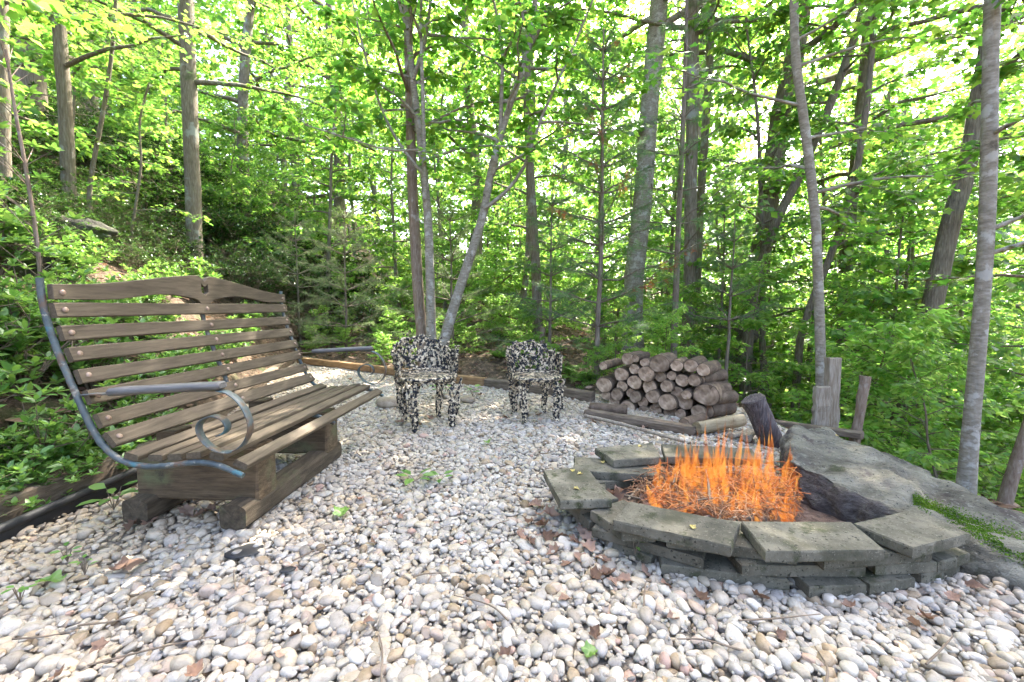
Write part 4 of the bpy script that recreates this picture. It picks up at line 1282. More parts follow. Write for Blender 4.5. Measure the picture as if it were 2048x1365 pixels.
for k in range(26):       # kindling
    a = rs.uniform(0, 6.28); r = math.sqrt(rs.random()) * .62
    c = np.array([PIT[0] + PRX * r * math.cos(a), PIT[1] + PRY * r * math.sin(a), .05 + rs.random() * .06])
    az = rs.normal(.3, .7); L = rs.uniform(.18, .42); d = np.array([math.cos(az), math.sin(az), rs.normal(0, .12)])
    g = G(); pth = smooth_path([c - d * L / 2, c + rs.normal(scale=.012, size=3), c + d * L / 2], 8)
    pth[:, 2] = np.maximum(pth[:, 2], .035)
    tube(g, pth, np.linspace(rs.uniform(.005, .011), .003, len(pth)), 6, rough=.08)
    tag(g.obj('kindling_stick', M['twig'] if k % 3 else M['post']), 'thin kindling stick in the fire ring', 'stick', 'kindling sticks in the fire ring')
c = P(1480, 1043, .06)
g = G(); pth = smooth_path([c + np.array([-.05, .0, 0]), c + np.array([.03, .012, .01]), c + np.array([.12, .005, .005])], 8); tube(g, pth, .013, 8, rough=.06)
tag(g.obj('birch_stick', M['bark_light']), 'short pale birch stick at the front of the fire', 'stick')
g = G()                    # dry needles
n = 1500
a = rs.uniform(0, 6.28, n); r = np.sqrt(rs.random(n)) * .56
c = np.stack([PIT[0] + .0 + PRX * r * np.cos(a), PIT[1] + PRY * r * np.sin(a), .045 + rs.random(n) * .07], -1)
az = rs.uniform(0, 6.28, n); e = rs.normal(0, .35, n); L = rs.uniform(.05, .13, n)
d = np.stack([np.cos(az) * np.cos(e), np.sin(az) * np.cos(e), np.sin(e)], -1)
for k in range(n):
    p0 = c[k] - d[k] * L[k] / 2; p1 = c[k] + d[k] * L[k] / 2; p0[2] = max(p0[2], .03); p1[2] = max(p1[2], .03)
    tube(g, [p0, c[k] + np.array([0, 0, .012]), p1], .0018, 3, a=rs.random(), cap=False)
o = tag(g.obj('dry_needles', M['straw']), 'heap of dry pine straw burning in the fire ring', 'pine straw'); o['kind'] = 'stuff'

# ------------------------------------------------------------------ named trees by the clearing
def hero(name, label, pts, d, r0, r1, mat, seed, top=None, cr=None, lmat='maple', group=None, tmpl=L_MAPLE, sides=9, wob=.0):
    rs = np.random.default_rng(seed)
    q = pixpath(pts, d)                       # listed from the foot up
    foot = q[0].copy(); foot[2] = min(float(TZ(foot[0], foot[1])), foot[2]) - .08
    q = [foot] + [p for p in q if p[2] > foot[2] + .12]
    if top:                                   # carry on above the frame
        dirn = nrm(q[-1] - q[-2])
        dirn = nrm(dirn * .6 + np.array([0, 0, 1]))
        q.append(q[-1] + dirn * top * .5); q.append(q[-1] + nrm(dirn + np.array([0, 0, .8])) * top * .5)
    gw, gl = G(), G()
    p = stem(gw, q, r0, r1, 20, sides, wob, rs=rs)
    for c in (cr or []):
        crown(gw, gl, p, r0, rs, tmpl=tmpl, **c)
    return finish_tree(name, label, foot, gw, gl, M[mat], M[lmat], group), p

# three-stemmed tree behind the chairs
def build_multistem():
    rs = np.random.default_rng(31)
    d = 5.8
    foot = A(866, 752, d); foot[2] = float(TZ(foot[0], foot[1])) - .05
    t = thing('multistem_tree', 'three-stemmed pale-barked tree growing behind the ornate chairs', 'tree', foot)
    stems = [([(846, 745), (838, 600), (826, 400), (820, 200), (815, 0), (812, -160)], 5.95, .085, .05, 'bark_brown'),
             ([(862, 750), (861, 600), (856, 440), (843, 300), (826, 160), (816, 60), (800, -80)], 5.75, .070, .03, 'bark_light'),
             ([(872, 750), (900, 640), (945, 500), (968, 420), (985, 330), (1020, 210), (1060, 90), (1075, -60)], 5.7, .075, .03, 'bark_light')]
    gl = G()
    for k, (px, dd, r0, r1, mt) in enumerate(stems):
        q = [A(x, y, dd) for x, y in px]; q[0] = foot + (q[0] - foot) * np.array([.6, .6, 0])
        gw = G(); p = stem(gw, q, r0, r1, 22, 10, rs=rs)
        # crown above and around
        crown(gw, gl, p, r0, rs, nl=9, t0=.52, t1=1.0, L=1.9, el0=.35, el1=.95, ntw=11, nlf=9, tmpl=L_HEART, size=.088, twl=.42, droop=.4, tw_r=.003)
        gw.obj('stem', M[mt], t)
    # forks of the leaning stems
    for px, dd, r0 in (([(985, 352), (1000, 270), (1003, 180), (1004, 90), (985, -10)], 5.7, .035), ([(968, 418), (1010, 385), (1050, 330), (1085, 230), (1140, 110), (1190, -10)], 5.65, .028),
                       ([(826, 160), (848, 90), (862, 0), (870, -80)], 5.72, .030), ([(816, 60), (802, 20), (780, -60)], 5.72, .026), ([(848, 350), (800, 290), (760, 210), (725, 90), (700, -20)], 5.6, .022),
                       ([(850, 400), (846, 200), (842, 60), (845, -60)], 5.6, .032), ([(843, 300), (775, 300), (690, 275), (610, 250)], 5.2, .014), ([(1060, 90), (1045, 30), (1040, -60)], 5.7, .026), ([(1064, 80), (1100, 20), (1125, -60)], 5.7, .022)):
        q = [A(x, y, dd) for x, y in px]
        gw = G(); p = stem(gw, q, r0, r0 * .45, 14, 7, flare=1.1, rs=rs)
        crown(gw, gl, p, r0 * 2, rs, nl=5, t0=.35, t1=1.0, L=1.25, el0=.2, el1=.7, ntw=9, nlf=8, tmpl=L_HEART, size=.088, twl=.45, droop=.4, tw_r=.003)
        gw.obj('limb', M['bark_light'], t)
    gl.obj('crown', M['maple'], t)
build_multistem()

UP = dict(el0=.25, el1=.8, twl=.38)
hero('slender_maple', 'slender young maple standing beside the tall split post', [(1642, 850), (1640, 700), (1632, 450), (1610, 260), (1592, 120), (1588, 0)], 4.1, .048, .032, 'bark_light', 41, top=2.2,
     cr=[dict(nl=15, t0=.30, t1=.98, L=1.7, el0=.2, el1=.6, ntw=11, nlf=9, tmpl=L_MAPLE, size=.078, twl=.42, droop=.35, az_bias=.2)] if False else [dict(nl=15, t0=.34, t1=.98, L=1.7, el0=.2, el1=.6, ntw=11, nlf=9, size=.078, twl=.42, droop=.35, az_bias=.3)])
hero('smooth_bark_tree', 'straight pale smooth-barked tree rising beside the mossy boulder', [(1930, 1000), (1945, 820), (1964, 600), (1975, 400), (1980, 200), (1986, 0)], 2.95, .046, .038, 'bark_light', 42, top=3.0,
     cr=[dict(nl=5, t0=.25, t1=.55, L=.9, el0=.35, el1=.6, ntw=6, nlf=7, size=.07, az_bias=.4), dict(nl=14, t0=.55, t1=.99, L=1.8, el0=.25, el1=.7, ntw=11, nlf=9, size=.078, twl=.42)], sides=12)
hero('leaning_sapling', 'bare leaning trunk at the edge of the slope by the boulder', [(1996, 1040), (2022, 960), (2048, 880), (2085, 760), (2110, 560), (2130, 300)], 3.15, .042, .03, 'bark_brown', 43, top=1.5,
     cr=[dict(nl=9, t0=.35, t1=.98, L=1.2, el0=.2, el1=.7, ntw=9, nlf=8, size=.075)])
hero('leaning_dark_tree', 'dark trunk leaning right on the slope behind the stake', [(1806, 830), (1822, 740), (1862, 620), (1884, 520), (1908, 420), (1935, 330), (1960, 180), (1990, 0)], 5.6, .125, .075, 'bark_dark', 44, top=5,
     cr=[dict(nl=24, t0=.4, t1=.98, L=3.0, el0=.2, el1=.7, ntw=12, nlf=10, size=.085)], sides=11)
hero('edge_tree', 'lichen-spotted straight trunk on the bank left of the bench', [(140, 430), (133, 250), (120, 80), (116, 0)], 6.0, .082, .066, 'bark', 45, top=4,
     cr=[dict(nl=18, t0=.3, t1=.98, L=2.3, el0=.2, el1=.7, ntw=12, nlf=11, size=.075)], sides=11, lmat='forest')
hero('bank_tree', 'grey rough trunk rising behind the middle of the bench', [(390, 520), (386, 380), (378, 180), (371, 0)], 8.6, .145, .12, 'bark', 46, top=5,
     cr=[dict(nl=20, t0=.35, t1=.98, L=2.8, el0=.2, el1=.7, ntw=12, nlf=12, size=.09)], sides=12, lmat='forest')
hero('hill_sapling', 'thin bent sapling on the bank between the two grey trunks', [(178, 400), (186, 330), (205, 230), (222, 120), (232, 0)], 6.2, .032, .02, 'bark', 47, top=1.5,
     cr=[dict(nl=10, t0=.4, t1=.98, L=1.2, el0=.1, el1=.6, ntw=9, nlf=8, size=.07)], lmat='forest')
hero('hill_sapling', 'thin crooked sapling on the bank in front of the glossy bushes', [(262, 470), (270, 420), (282, 330), (280, 240), (300, 160)], 6.4, .022, .012, 'bark', 48,
     cr=[dict(nl=9, t0=.3, t1=.98, L=.9, el0=.1, el1=.6, ntw=8, nlf=7, size=.065)], lmat='forest')
hero('straight_tree', 'straight thin trunk right behind the three-stemmed tree', [(1076, 700), (1072, 540), (1062, 380), (1054, 180), (1050, 0)], 7.3, .085, .06, 'bark', 49, top=6,
     cr=[dict(nl=26, t0=.40, t1=.98, L=3.2, el0=.2, el1=.7, ntw=12, nlf=10, size=.10)])
hero('tall_grey_tree', 'thickest pale grey trunk among the tall trees behind the pines', [(1268, 560), (1285, 400), (1300, 200), (1318, 0)], 8.4, .19, .155, 'bark_light', 50, top=8,
     cr=[dict(nl=28, t0=.42, t1=.98, L=4.6, el0=.2, el1=.7, ntw=13, nlf=12, size=.13)], sides=14)
hero('tall_grey_tree', 'tall grey trunk with a thinner twin close behind it', [(1380, 560), (1381, 420), (1385, 200), (1386, 0)], 8.0, .115, .10, 'bark', 51, top=8,
     cr=[dict(nl=26, t0=.42, t1=.98, L=4.2, el0=.2, el1=.7, ntw=13, nlf=12, size=.13)], sides=12)
hero('tall_thin_tree', 'thinner twin trunk close behind the tall grey one', [(1394, 560), (1404, 350), (1416, 180), (1424, 0)], 9.0, .085, .07, 'bark', 52, top=5,
     cr=[dict(nl=14, t0=.5, t1=.98, L=2.6, el0=.2, el1=.7, ntw=12, nlf=11, size=.13)])
hero('dark_furrowed_tree', 'dark furrowed trunk leaning right behind the slender maple', [(1490, 690), (1520, 520), (1540, 380), (1562, 230), (1590, 110), (1604, 0)], 8.6, .21, .15, 'bark_dark', 53, top=8,
     cr=[dict(nl=30, t0=.40, t1=.98, L=4.2, el0=.2, el1=.7, ntw=12, nlf=11, size=.12)], sides=12)
hero('slanting_tree', 'thin dark trunk slanting right behind the slender maple', [(1500, 620), (1550, 450), (1590, 370), (1630, 280), (1662, 205), (1700, 100), (1730, 0)], 7.6, .085, .055, 'bark_dark', 54, top=3,
     cr=[dict(nl=12, t0=.5, t1=.98, L=2.0, el0=.2, el1=.7, ntw=11, nlf=10, size=.10)])
hero('slope_tree', 'grey trunk down the slope between the slender maple and the leaning dark trunk', [(1680, 790), (1688, 660), (1692, 500), (1712, 330), (1730, 150), (1740, 0)], 7.8, .12, .08, 'bark', 55, top=4,
     cr=[dict(nl=18, t0=.3, t1=.98, L=2.4, el0=.15, el1=.7, ntw=12, nlf=10, size=.10)])
hero('slope_tree', 'thin trunk slanting right down the slope past the slender maple', [(1600, 680), (1650, 540), (1690, 430), (1715, 330), (1735, 200), (1750, 20)], 6.6, .055, .035, 'bark_dark', 56, top=3,
     cr=[dict(nl=14, t0=.3, t1=.98, L=2.0, el0=.15, el1=.7, ntw=11, nlf=10, size=.09)])
hero('hill_tree', 'broad dark trunk high on the bank in the far left of the wood', [(70, 330), (62, 160), (50, 0)], 9.5, .25, .2, 'bark_dark', 57, top=4,
     cr=[dict(nl=14, t0=.4, t1=.98, L=2.6, el0=.2, el1=.7, ntw=12, nlf=10, size=.11)])
hero('hill_tree', 'grey trunk at the foot of the bank beside the leafy shrubs', [(8, 620), (6, 350), (2, 100), (0, 0)], 4.4, .06, .05, 'bark', 58, top=3,
     cr=[dict(nl=10, t0=.5, t1=.98, L=1.6, el0=.2, el1=.7, ntw=10, nlf=9, size=.09)])

# ------------------------------------------------------------------ pines
def tufts(g, pos, dirs, n, L, rs, spread=.75, w=.0028):
    pos = np.repeat(np.asarray(pos), n, 0); dirs = np.repeat(nrm(dirs), n, 0)
    d = nrm(dirs + rs.normal(scale=spread, size=dirs.shape))
    side = nrm(np.cross(d, rs.normal(size=d.shape))) * w
    LL = (L * rs.uniform(.7, 1.2, len(d)))[:, None]
    b = pos + rs.normal(scale=.008, size=pos.shape)
    V = np.stack([b - side * .6, b + side * .6, b + d * LL + np.array([0, 0, -.012])], 1)
    m = len(d)
    g.add(V.reshape(-1, 3), np.arange(3 * m).reshape(-1, 3), np.repeat(np.repeat(rs.random(m // n), n), 3))

def pine(name, label, foot, H, r0, seed, L0=1.3, t0=.12, whorl=.33, nlimb=5, ntuft=13, nn=16, nl=.095, mat='pine', rust=0, group=None, lean=(0, 0), spread=.75):
    rs = np.random.default_rng(seed)
    foot = np.asarray(foot, float)
    p = np.array([foot + np.array([lean[0] * u, lean[1] * u, H * u]) for u in np.linspace(0, 1, 14)])
    p[1:] += np.cumsum(rs.normal(scale=[.012, .012, 0], size=(13, 3)), 0) * .5
    gw, gl, gr = G(), G(), G()
    tube(gw, p, np.linspace(r0, r0 * .2, 14), 8)
    nw = int(H * (1 - t0) / whorl)
    for w in range(nw):
        t = t0 + (1 - t0) * (w + .3 * rs.random()) / nw
        s = interp_path(p, [t])[0][0]
        a0 = rs.uniform(0, 6.28)
        for k in range(nlimb):
            az = a0 + k * 6.283 / nlimb + rs.normal(0, .2)
            L = L0 * (1 - t) ** .75 * rs.uniform(.6, 1.15) + .12
            lp = limb(rs, s, az, .12 + .5 * t + rs.normal(0, .08), L, -.05, 5, .08)
            tube(gw, lp, np.linspace(min(.012, r0 * .4), .002, len(lp)), 4, cap=False)
            pp, dd = [], []
            for j in range(ntuft):
                q = .25 + .75 * (j + rs.random()) / ntuft
                b = interp_path(lp, [q])[0][0]
                ld = nrm(lp[-1] - lp[0])
                sg = 1 if j % 2 else -1
                a2 = math.atan2(ld[1], ld[0]) + sg * rs.uniform(.3, 1.0) * (1 - .5 * q)
                tl = .30 * L * (1.1 - q * .8) * rs.uniform(.4, 1.2)
                e = b + tl * np.array([math.cos(a2), math.sin(a2), rs.normal(.1, .15)])
                if tl > .05:
                    tube(gw, [b, e], [.003, .0015], 3, cap=False)
                    for z in np.linspace(.35, 1, max(2, int(tl / .05))): pp.append(b + (e - b) * z); dd.append(e - b + np.array([0, 0, .15 * tl]))
                else: pp.append(e); dd.append(ld)
            if pp:
                pp, dd = np.array(pp), np.array(dd)
                red = (rs.random(len(pp)) < .5) & (rs.random() < rust) & (np.linalg.norm(pp - s, axis=1) > .55 * L)
                if red.any(): tufts(gr, pp[red], dd[red], nn, nl * .8, rs, spread)
                if (~red).any(): tufts(gl, pp[~red], dd[~red], nn, nl, rs, spread)
    t = thing(name, label, 'pine tree', foot, group)
    gw.obj('trunk', M['bark_dark'] if r0 > .02 else M['twig'], t)
    gl.obj('needles', M[mat], t)
    if gr.n:
        o = gr.obj('dead_needles', M['rust'], t); o['label'] = 'rust-red dead needles'
    return t
def gp(px, d): return ground_pt(px, d)
pine('white_pine', 'young white pine with some rust-red needles, left of the woodpile', gp(1196, 5.3), 4.4, .040, 61, L0=1.25, t0=.16, rust=.30, ntuft=12)
pine('white_pine', 'tall thin pine trunk standing right behind the woodpile', gp(1350, 5.9), 7.5, .052, 62, L0=1.2, t0=.24, whorl=.42, nlimb=4, ntuft=9)
pine('white_pine', 'soft pale young pine beyond the bench', gp(690, 8.0), 2.9, .03, 63, L0=1.25, t0=.08, mat='pinepale', ntuft=12)
pine('white_pine', 'soft pale young pine behind the first ornate chair', gp(905, 7.4), 2.7, .03, 64, L0=1.2, t0=.06, mat='pinepale', ntuft=12)
pine('white_pine', 'bushy young pine at the foot of the bank behind the bench end', gp(600, 9.2), 3.0, .03, 65, L0=1.3, t0=.05, mat='pinepale', ntuft=11)
pine('white_pine', 'dark young pine between the second ornate chair and the white pine', gp(1100, 6.6), 2.8, .03, 66, L0=1.1, t0=.10, ntuft=10)
pine('white_pine', 'dark sapling with bare lower trunk behind the right end of the woodpile', gp(1458, 5.6), 2.6, .03, 67, L0=.8, t0=.45, ntuft=8)
pine('white_pine', 'young pine on the slope in the gap behind the low rail', gp(1440, 8.0), 4.2, .035, 68, L0=1.2, t0=.1, ntuft=9)

# ------------------------------------------------------------------ background woodland
def proto_tall(seed, H, r0, L, size, nl=24):
    rs = np.random.default_rng(seed); gw, gl = G(), G()
    p = [np.array([0, 0, -.3])]
    for k in range(5): p.append(p[-1] + np.array([rs.normal(0, .16), rs.normal(0, .16), H / 5]))
    pp = stem(gw, p, r0, r0 * .3, 18, 8, rs=rs)
    crown(gw, gl, pp, r0, rs, nl=nl, t0=.24, t1=.99, L=L, el0=.1, el1=.85, ntw=14, nlf=17, tmpl=L_FAR, size=size, twl=.40, droop=.35, twigs=False, flat=1.3, lsides=4, tilt=.5)
    return gw, gl
def proto_under(seed, H, r0, L, size, nl=18, t0=.18, nlf=12, tilt=.45):
    rs = np.random.default_rng(seed); gw, gl = G(), G()
    p = [np.array([0, 0, -.2])]
    lean = rs.normal(0, .12, 2)
    for k in range(5): p.append(p[-1] + np.array([rs.normal(lean[0], .07) * H / 5, rs.normal(lean[1], .07) * H / 5, H / 5]))
    pp = stem(gw, p, r0, r0 * .25, 16, 6, rs=rs)
    crown(gw, gl, pp, r0, rs, nl=nl, t0=t0, t1=.99, L=L, el0=.05, el1=.8, ntw=11, nlf=nlf, tmpl=L_OVAL if size < .1 else L_FAR, size=size, twl=.42, droop=.3, twigs=True, tw_r=.004, lsides=4, tilt=tilt)
    return gw, gl
PROTO = {}
def make_proto(kind, gw, gl, mw, ml):
    PROTO.setdefault(kind, []).append((gw.mesh('trunk', mw), gl.mesh('crown', ml)))
for s in range(4): make_proto('tall', *proto_tall(200 + s, 13 + s, .20 + .03 * (s % 3), 3.4, .15), M['bark' if s % 2 else 'bark_dark'], M['forest'])
for s in range(5): make_proto('under', *proto_under(220 + s, 5.0 + .6 * s, .04 + .007 * s, 2.0, .11, nl=26, nlf=14, tilt=.65), M['bark_dark' if s % 2 else 'bark'], M['forest'])
for s in range(4): make_proto('bush', *proto_under(240 + s, 1.9 + .3 * s, .02, 1.2, .09, nl=24, t0=.03, nlf=13, tilt=.9), M['twig'], M['sapling'])
LAB = {'tall': ('tall_tree', 'tall leafy forest tree in the wood beyond the clearing', 'tall trees in the wood'), 'under': ('understory_tree', 'slim leafy understory tree in the wood beyond the clearing', 'understory trees in the wood'),
       'bush': ('woodland_bush', 'leafy green bush on the woodland floor beyond the clearing', 'bushes on the woodland floor')}
def place(kind, x, y, k, sc=1.0, rz=None):
    mw, ml = PROTO[kind][k % len(PROTO[kind])]
    nm, lab, grp = LAB[kind]
    zone = ('on the wooded bank beyond the bench' if x < -.42 * y - .5 else 'on the slope beyond the boulder and rail' if x > .42 * y else 'behind the ornate chairs and pines')
    dist = ', far back' if y > 16 else ''
    lab = lab.replace('beyond the clearing', zone).replace('in the wood ', '').replace('on the woodland floor ', '') + dist; grp = grp + ' ' + zone + dist
    t = thing(nm, lab, 'bush' if kind == 'bush' else 'tree', (x, y, float(TZ(x, y)) - .03), grp)
    t.rotation_euler = (0, 0, random.uniform(0, 6.28) if rz is None else rz); t.scale = (sc, sc, sc)
    for n_, me_ in (('trunk', mw), ('crown', ml)):
        o = bpy.data.objects.new(n_, me_); C.objects.link(o); o.parent = t
    return t
rs = np.random.default_rng(77)
spots = []
def ok(x, y, dmin):
    if any((x - a) ** 2 + (y - b) ** 2 < dmin * dmin for a, b in spots): return False
    spots.append((x, y)); return True
cnt = 0; tries = 0
while cnt < 44 and tries < 6000:
    tries += 1
    y = rs.uniform(12, 36); x = rs.uniform(-1.45, 1.45) * y
    if ok(x, y, 2.6): place('tall', x, y, cnt, rs.uniform(.8, 1.2)); cnt += 1
cnt = 0; tries = 0; spots = []
while cnt < 78 and tries < 9000:
    tries += 1
    y = rs.uniform(7.0, 24); x = rs.uniform(-1.4, 1.4) * y
    if x < 1.5 and y < 8.6: continue
    if x < -3 and y < 10.5: continue
    if ok(x, y, 1.45): place('under', x, y, cnt, rs.uniform(.75, 1.2)); cnt += 1
for k, (x, y) in enumerate(((5.6, 6.2), (7.2, 5.2), (7.8, 7.6), (6.4, 3.2), (6.0, 8.6), (7.6, 9.6), (9.2, 8.6), (5.0, 9.6), (4.2, 11.2), (8.6, 11.4), (6.4, 11.6), (10.4, 10.2), (-6.6, 4.0), (-7.5, 6.5), (-5.6, 3.0), (-8.8, 8.5))):
    place('under', x, y, k, .9 + .1 * (k % 3))
cnt = 0; tries = 0; spots = []
while cnt < 150 and tries < 12000:
    tries += 1
    y = rs.uniform(2.2, 19); x = rs.uniform(-1.3, 1.5) * y
    right = x > XR(y) + .95; back = (y > YB(min(x, 2)) + 1.6) and x > -4.5 and y > 8.6
    hill = x < XL(y) - 1.6 and y > 12
    if not (right or back or hill): continue
    if y < 3.0 and x < 3.4: continue
    if ok(x, y, .9): place('bush', x, y, cnt, rs.uniform(.55, 1.05) * (.7 if y < 4.5 else 1)); cnt += 1

spots = []; cnt = 0; tries = 0
while cnt < 34 and tries < 4000:
    tries += 1
    x = rs.uniform(-4.6, 1.9); y = float(YB(x)) + rs.uniform(.35, 2.6)
    if ok(x, y, .42): place('bush', x, y, cnt, rs.uniform(.2, .42)); cnt += 1
# far wood that reads as one mass
rs = np.random.default_rng(88)
g = G(); pp, dd = [], []
for k in range(1150):
    a = rs.uniform(-1.05, 1.05); d = rs.uniform(30, 52)
    c = np.array([d * math.sin(a), d * math.cos(a), 0]); gz = float(TZ(c[0], c[1]))
    c[2] = gz + rs.random() ** 1.15 * 31
    m = 130; q = rs.normal(size=(m, 3)) * np.array([2.2, 2.2, 1.1]) + c
    pp.append(q); dd.append(rs.normal(size=(m, 3)) * np.array([1, 1, .4]))
leaves(g, L_FAR, np.concatenate(pp), np.concatenate(dd), .40, tilt=.7, rs=rs)
o = g.obj('far_woods', M['forest'], org=(0, 40, 0)); o['kind'] = 'stuff'; tag(o, 'far-off sunlit wood closing the view', 'woods')

# ------------------------------------------------------------------ shrubs
def whorl_shrub(seed, H, Wd, nst, size, tmpl, per=7, sub=4, up=.35):
    rs = np.random.default_rng(seed); gw, gl = G(), G(); pp, dd = [], []
    for k in range(nst):
        az = rs.uniform(0, 6.28); lean = rs.random() ** .6
        tip = np.array([math.cos(az) * Wd * lean, math.sin(az) * Wd * lean, H * rs.uniform(.45, 1.05) * (1 - .45 * lean ** 2)])
        pth = smooth_path([np.array([0, 0, -.05]), tip * np.array([.4, .4, .55]) + rs.normal(scale=.03, size=3), tip], 7)
        tube(gw, pth, np.linspace(.007, .003, len(pth)), 4, cap=False)
        ends = [tip]
        for j in range(sub):
            b = interp_path(pth, [rs.uniform(.35, .95)])[0][0]
            e = b + np.array([rs.normal(0, .10), rs.normal(0, .10), rs.uniform(.0, .14)]) * (H / .6)
            tube(gw, [b, e], [.004, .002], 3, cap=False); ends.append(e)
        for e in ends:
            for lay, (cnt, el) in enumerate(((per, up), (per // 2, up + .5))):
                a = rs.uniform(0, 6.28) + np.arange(cnt) * 6.283 / cnt + rs.normal(0, .15, cnt)
                ee = el + rs.normal(0, .2, cnt)
                pp.append(np.repeat([e - np.array([0, 0, .015 * (1 - lay)])], cnt, 0)); dd.append(np.stack([np.cos(a) * np.cos(ee), np.sin(a) * np.cos(ee), np.sin(ee)], -1))
    leaves(gl, tmpl, np.concatenate(pp), np.concatenate(dd), size, tilt=.2, rs=rs)
    return gw, gl
def put_shrub(me2, name, label, loc, sc, group=None, rz=0.0, cat='shrub'):
    t = thing(name, label, cat, loc, group); t.scale = (sc, sc, sc); t.rotation_euler = (0, 0, rz)
    for n_, m_ in (('stems', me2[0]), ('foliage', me2[1])):
        o = bpy.data.objects.new(n_, m_); C.objects.link(o); o.parent = t
    return t
AZ = []
for s in range(4):
    gw, gl = whorl_shrub(300 + s, .62, .42, 26, .062, L_OVAL, 7, 5)
    AZ.append((gw.mesh('stems', M['twig']), gl.mesh('foliage', M['azalea'])))
rs = np.random.default_rng(5)
az_spots = [(-2.52, 1.50, .75), (-2.78, 1.85, .9), (-2.50, 2.15, .8), (-2.95, 2.45, 1.0), (-2.55, 2.75, .85), (-3.2, 2.1, 1.0), (-3.35, 2.9, .95), (-2.85, 3.2, .9), (-3.1, 3.8, .85), (-3.5, 3.6, .95), (-2.62, 1.15, .7), (-3.0, 1.45, .85), (-3.4, 4.6, .8), (-3.7, 5.4, .8), (-3.9, 4.4, .75), (-4.1, 6.2, .8), (-4.4, 5.2, .7), (-4.6, 7.2, .9), (-3.0, 2.9, .9), (-3.7, 2.3, 1.1), (-3.6, 1.5, 1.0), (-4.0, 3.2, 1.1), (-2.46, 1.85, .6), (-2.44, 2.45, .6), (-4.9, 6.4, 1.1), (-2.5, .8, .7), (-2.9, .9, .8), (-2.36, 1.55, .6), (-2.34, 1.95, .55), (-2.38, 1.25, .6), (-2.36, 2.4, .6), (-4.05, 3.75, .7), (-3.8, 3.95, .6), (-4.3, 4.15, .65), (-3.6, 4.1, .7), (-4.2, 4.9, .7), (-3.5, 3.2, .8)]
for k, (x, y, s) in enumerate(az_spots):
    wh = 'leaning over the old edging timber' if x > -2.7 else 'on the bank just behind the bench' if x > -3.45 else 'higher up the bank near the mossy rock ledge'
    put_shrub(AZ[k % 4], 'azalea_shrub', 'bright green shrub with whorled leaves ' + wh, (x, y, float(TZ(x, y)) - .02), s, 'whorled shrubs ' + wh, rs.uniform(0, 6.28))
# upright leggy azalea at the left edge
gw, gl = G(), G(); r2 = np.random.default_rng(9)
foot = A(84, 590, 2.9); foot[2] = float(TZ(foot[0], foot[1])) - .05
q = [foot] + [A(x, y, 2.9) for x, y in ((78, 520), (62, 400), (45, 300), (30, 220), (12, 100))]
p = stem(gw, q, .014, .008, 16, 6, rs=r2)
pp, dd = [], []
for k in range(34):
    t_ = r2.uniform(.18, 1); b = interp_path(p, [t_])[0][0]; az = r2.uniform(0, 6.28)
    e = b + np.array([math.cos(az) * .16, math.sin(az) * .16, .16]) * r2.uniform(.4, 1.5)
    tube(gw, [b, e], [.004, .002], 3, cap=False)
    for cn, el in ((6, .25), (4, .8)):
        a = r2.uniform(0, 6.28) + np.arange(cn) * 6.283 / cn; pp.append(np.repeat([e], cn, 0)); dd.append(np.stack([np.cos(a) * math.cos(el), np.sin(a) * math.cos(el), np.full(cn, math.sin(el))], -1))
leaves(gl, L_OVAL, np.concatenate(pp), np.concatenate(dd), .065, tilt=.2, rs=r2)
t = thing('leggy_shrub', 'tall leggy shrub with a bare orange-brown stem on the bank', 'shrub', foot)
gw.obj('stem', M['bark_brown'], t); gl.obj('foliage', M['azalea'], t)
# glossy laurel / rhododendron on the hill
LR = []
for s in range(3):
    gw, gl = whorl_shrub(320 + s, 1.5, 1.0, 50, .085, L_LANCE if s < 2 else L_OVAL, 8, 7, .15)
    LR.append((gw.mesh('stems', M['twig']), gl.mesh('foliage', M['laurel'])))
for k, (px, py, d, s) in enumerate(((470, 560, 8.2, .85), (540, 560, 9.2, .9), (450, 470, 10.5, 1.0), (250, 330, 9.0, 1.0), (180, 300, 10.5, 1.2), (330, 300, 10, 1.1), (290, 400, 8.4, .75), (230, 440, 7.4, .65), (330, 200, 12, 1.3), (160, 200, 12.5, 1.3), (500, 380, 12, 1.1), (60, 260, 9, 1.0), (420, 330, 12.5, 1.1), (610, 520, 11, 1.0), (660, 420, 13, 1.3), (100, 400, 7.6, .6), (300, 480, 7.0, .55), (350, 470, 7.8, .6), (420, 540, 7.6, .6), (520, 500, 10, 1.0), (570, 440, 12, 1.2), (210, 380, 8.2, .7), (150, 440, 6.6, .5), (40, 420, 6.0, .6), (20, 330, 7.5, .8), (270, 250, 11, 1.1), (380, 420, 9.5, .8), (330, 380, 11, 1.0), (240, 180, 13, 1.3), (420, 220, 14, 1.4), (520, 280, 14, 1.4), (60, 470, 5.2, .5), (110, 500, 5.0, .45), (40, 540, 4.2, .42), (110, 545, 4.3, .36), (170, 560, 4.7, .38), (250, 560, 5.4, .42), (310, 570, 6.2, .45), (70, 440, 5.8, .5), (160, 520, 5.6, .5), (220, 540, 6.2, .5), (20, 500, 4.4, .45), (640, 560, 9.6, .7), (740, 600, 9.8, .8), (700, 480, 12.5, 1.2))):
    x = (px - 1024) / FPX * d
    wh = 'low down on the bank around the mossy rock ledge' if d < 6.5 else 'on the bank around the grey rough trunk' if d < 10 else 'high and far up the wooded bank'
    put_shrub(LR[k % 3], 'laurel_bush', 'dark glossy evergreen bush ' + wh, (x, d, float(TZ(x, d)) - .05), s, 'glossy bushes ' + wh, rs.uniform(0, 6.28), 'bush')
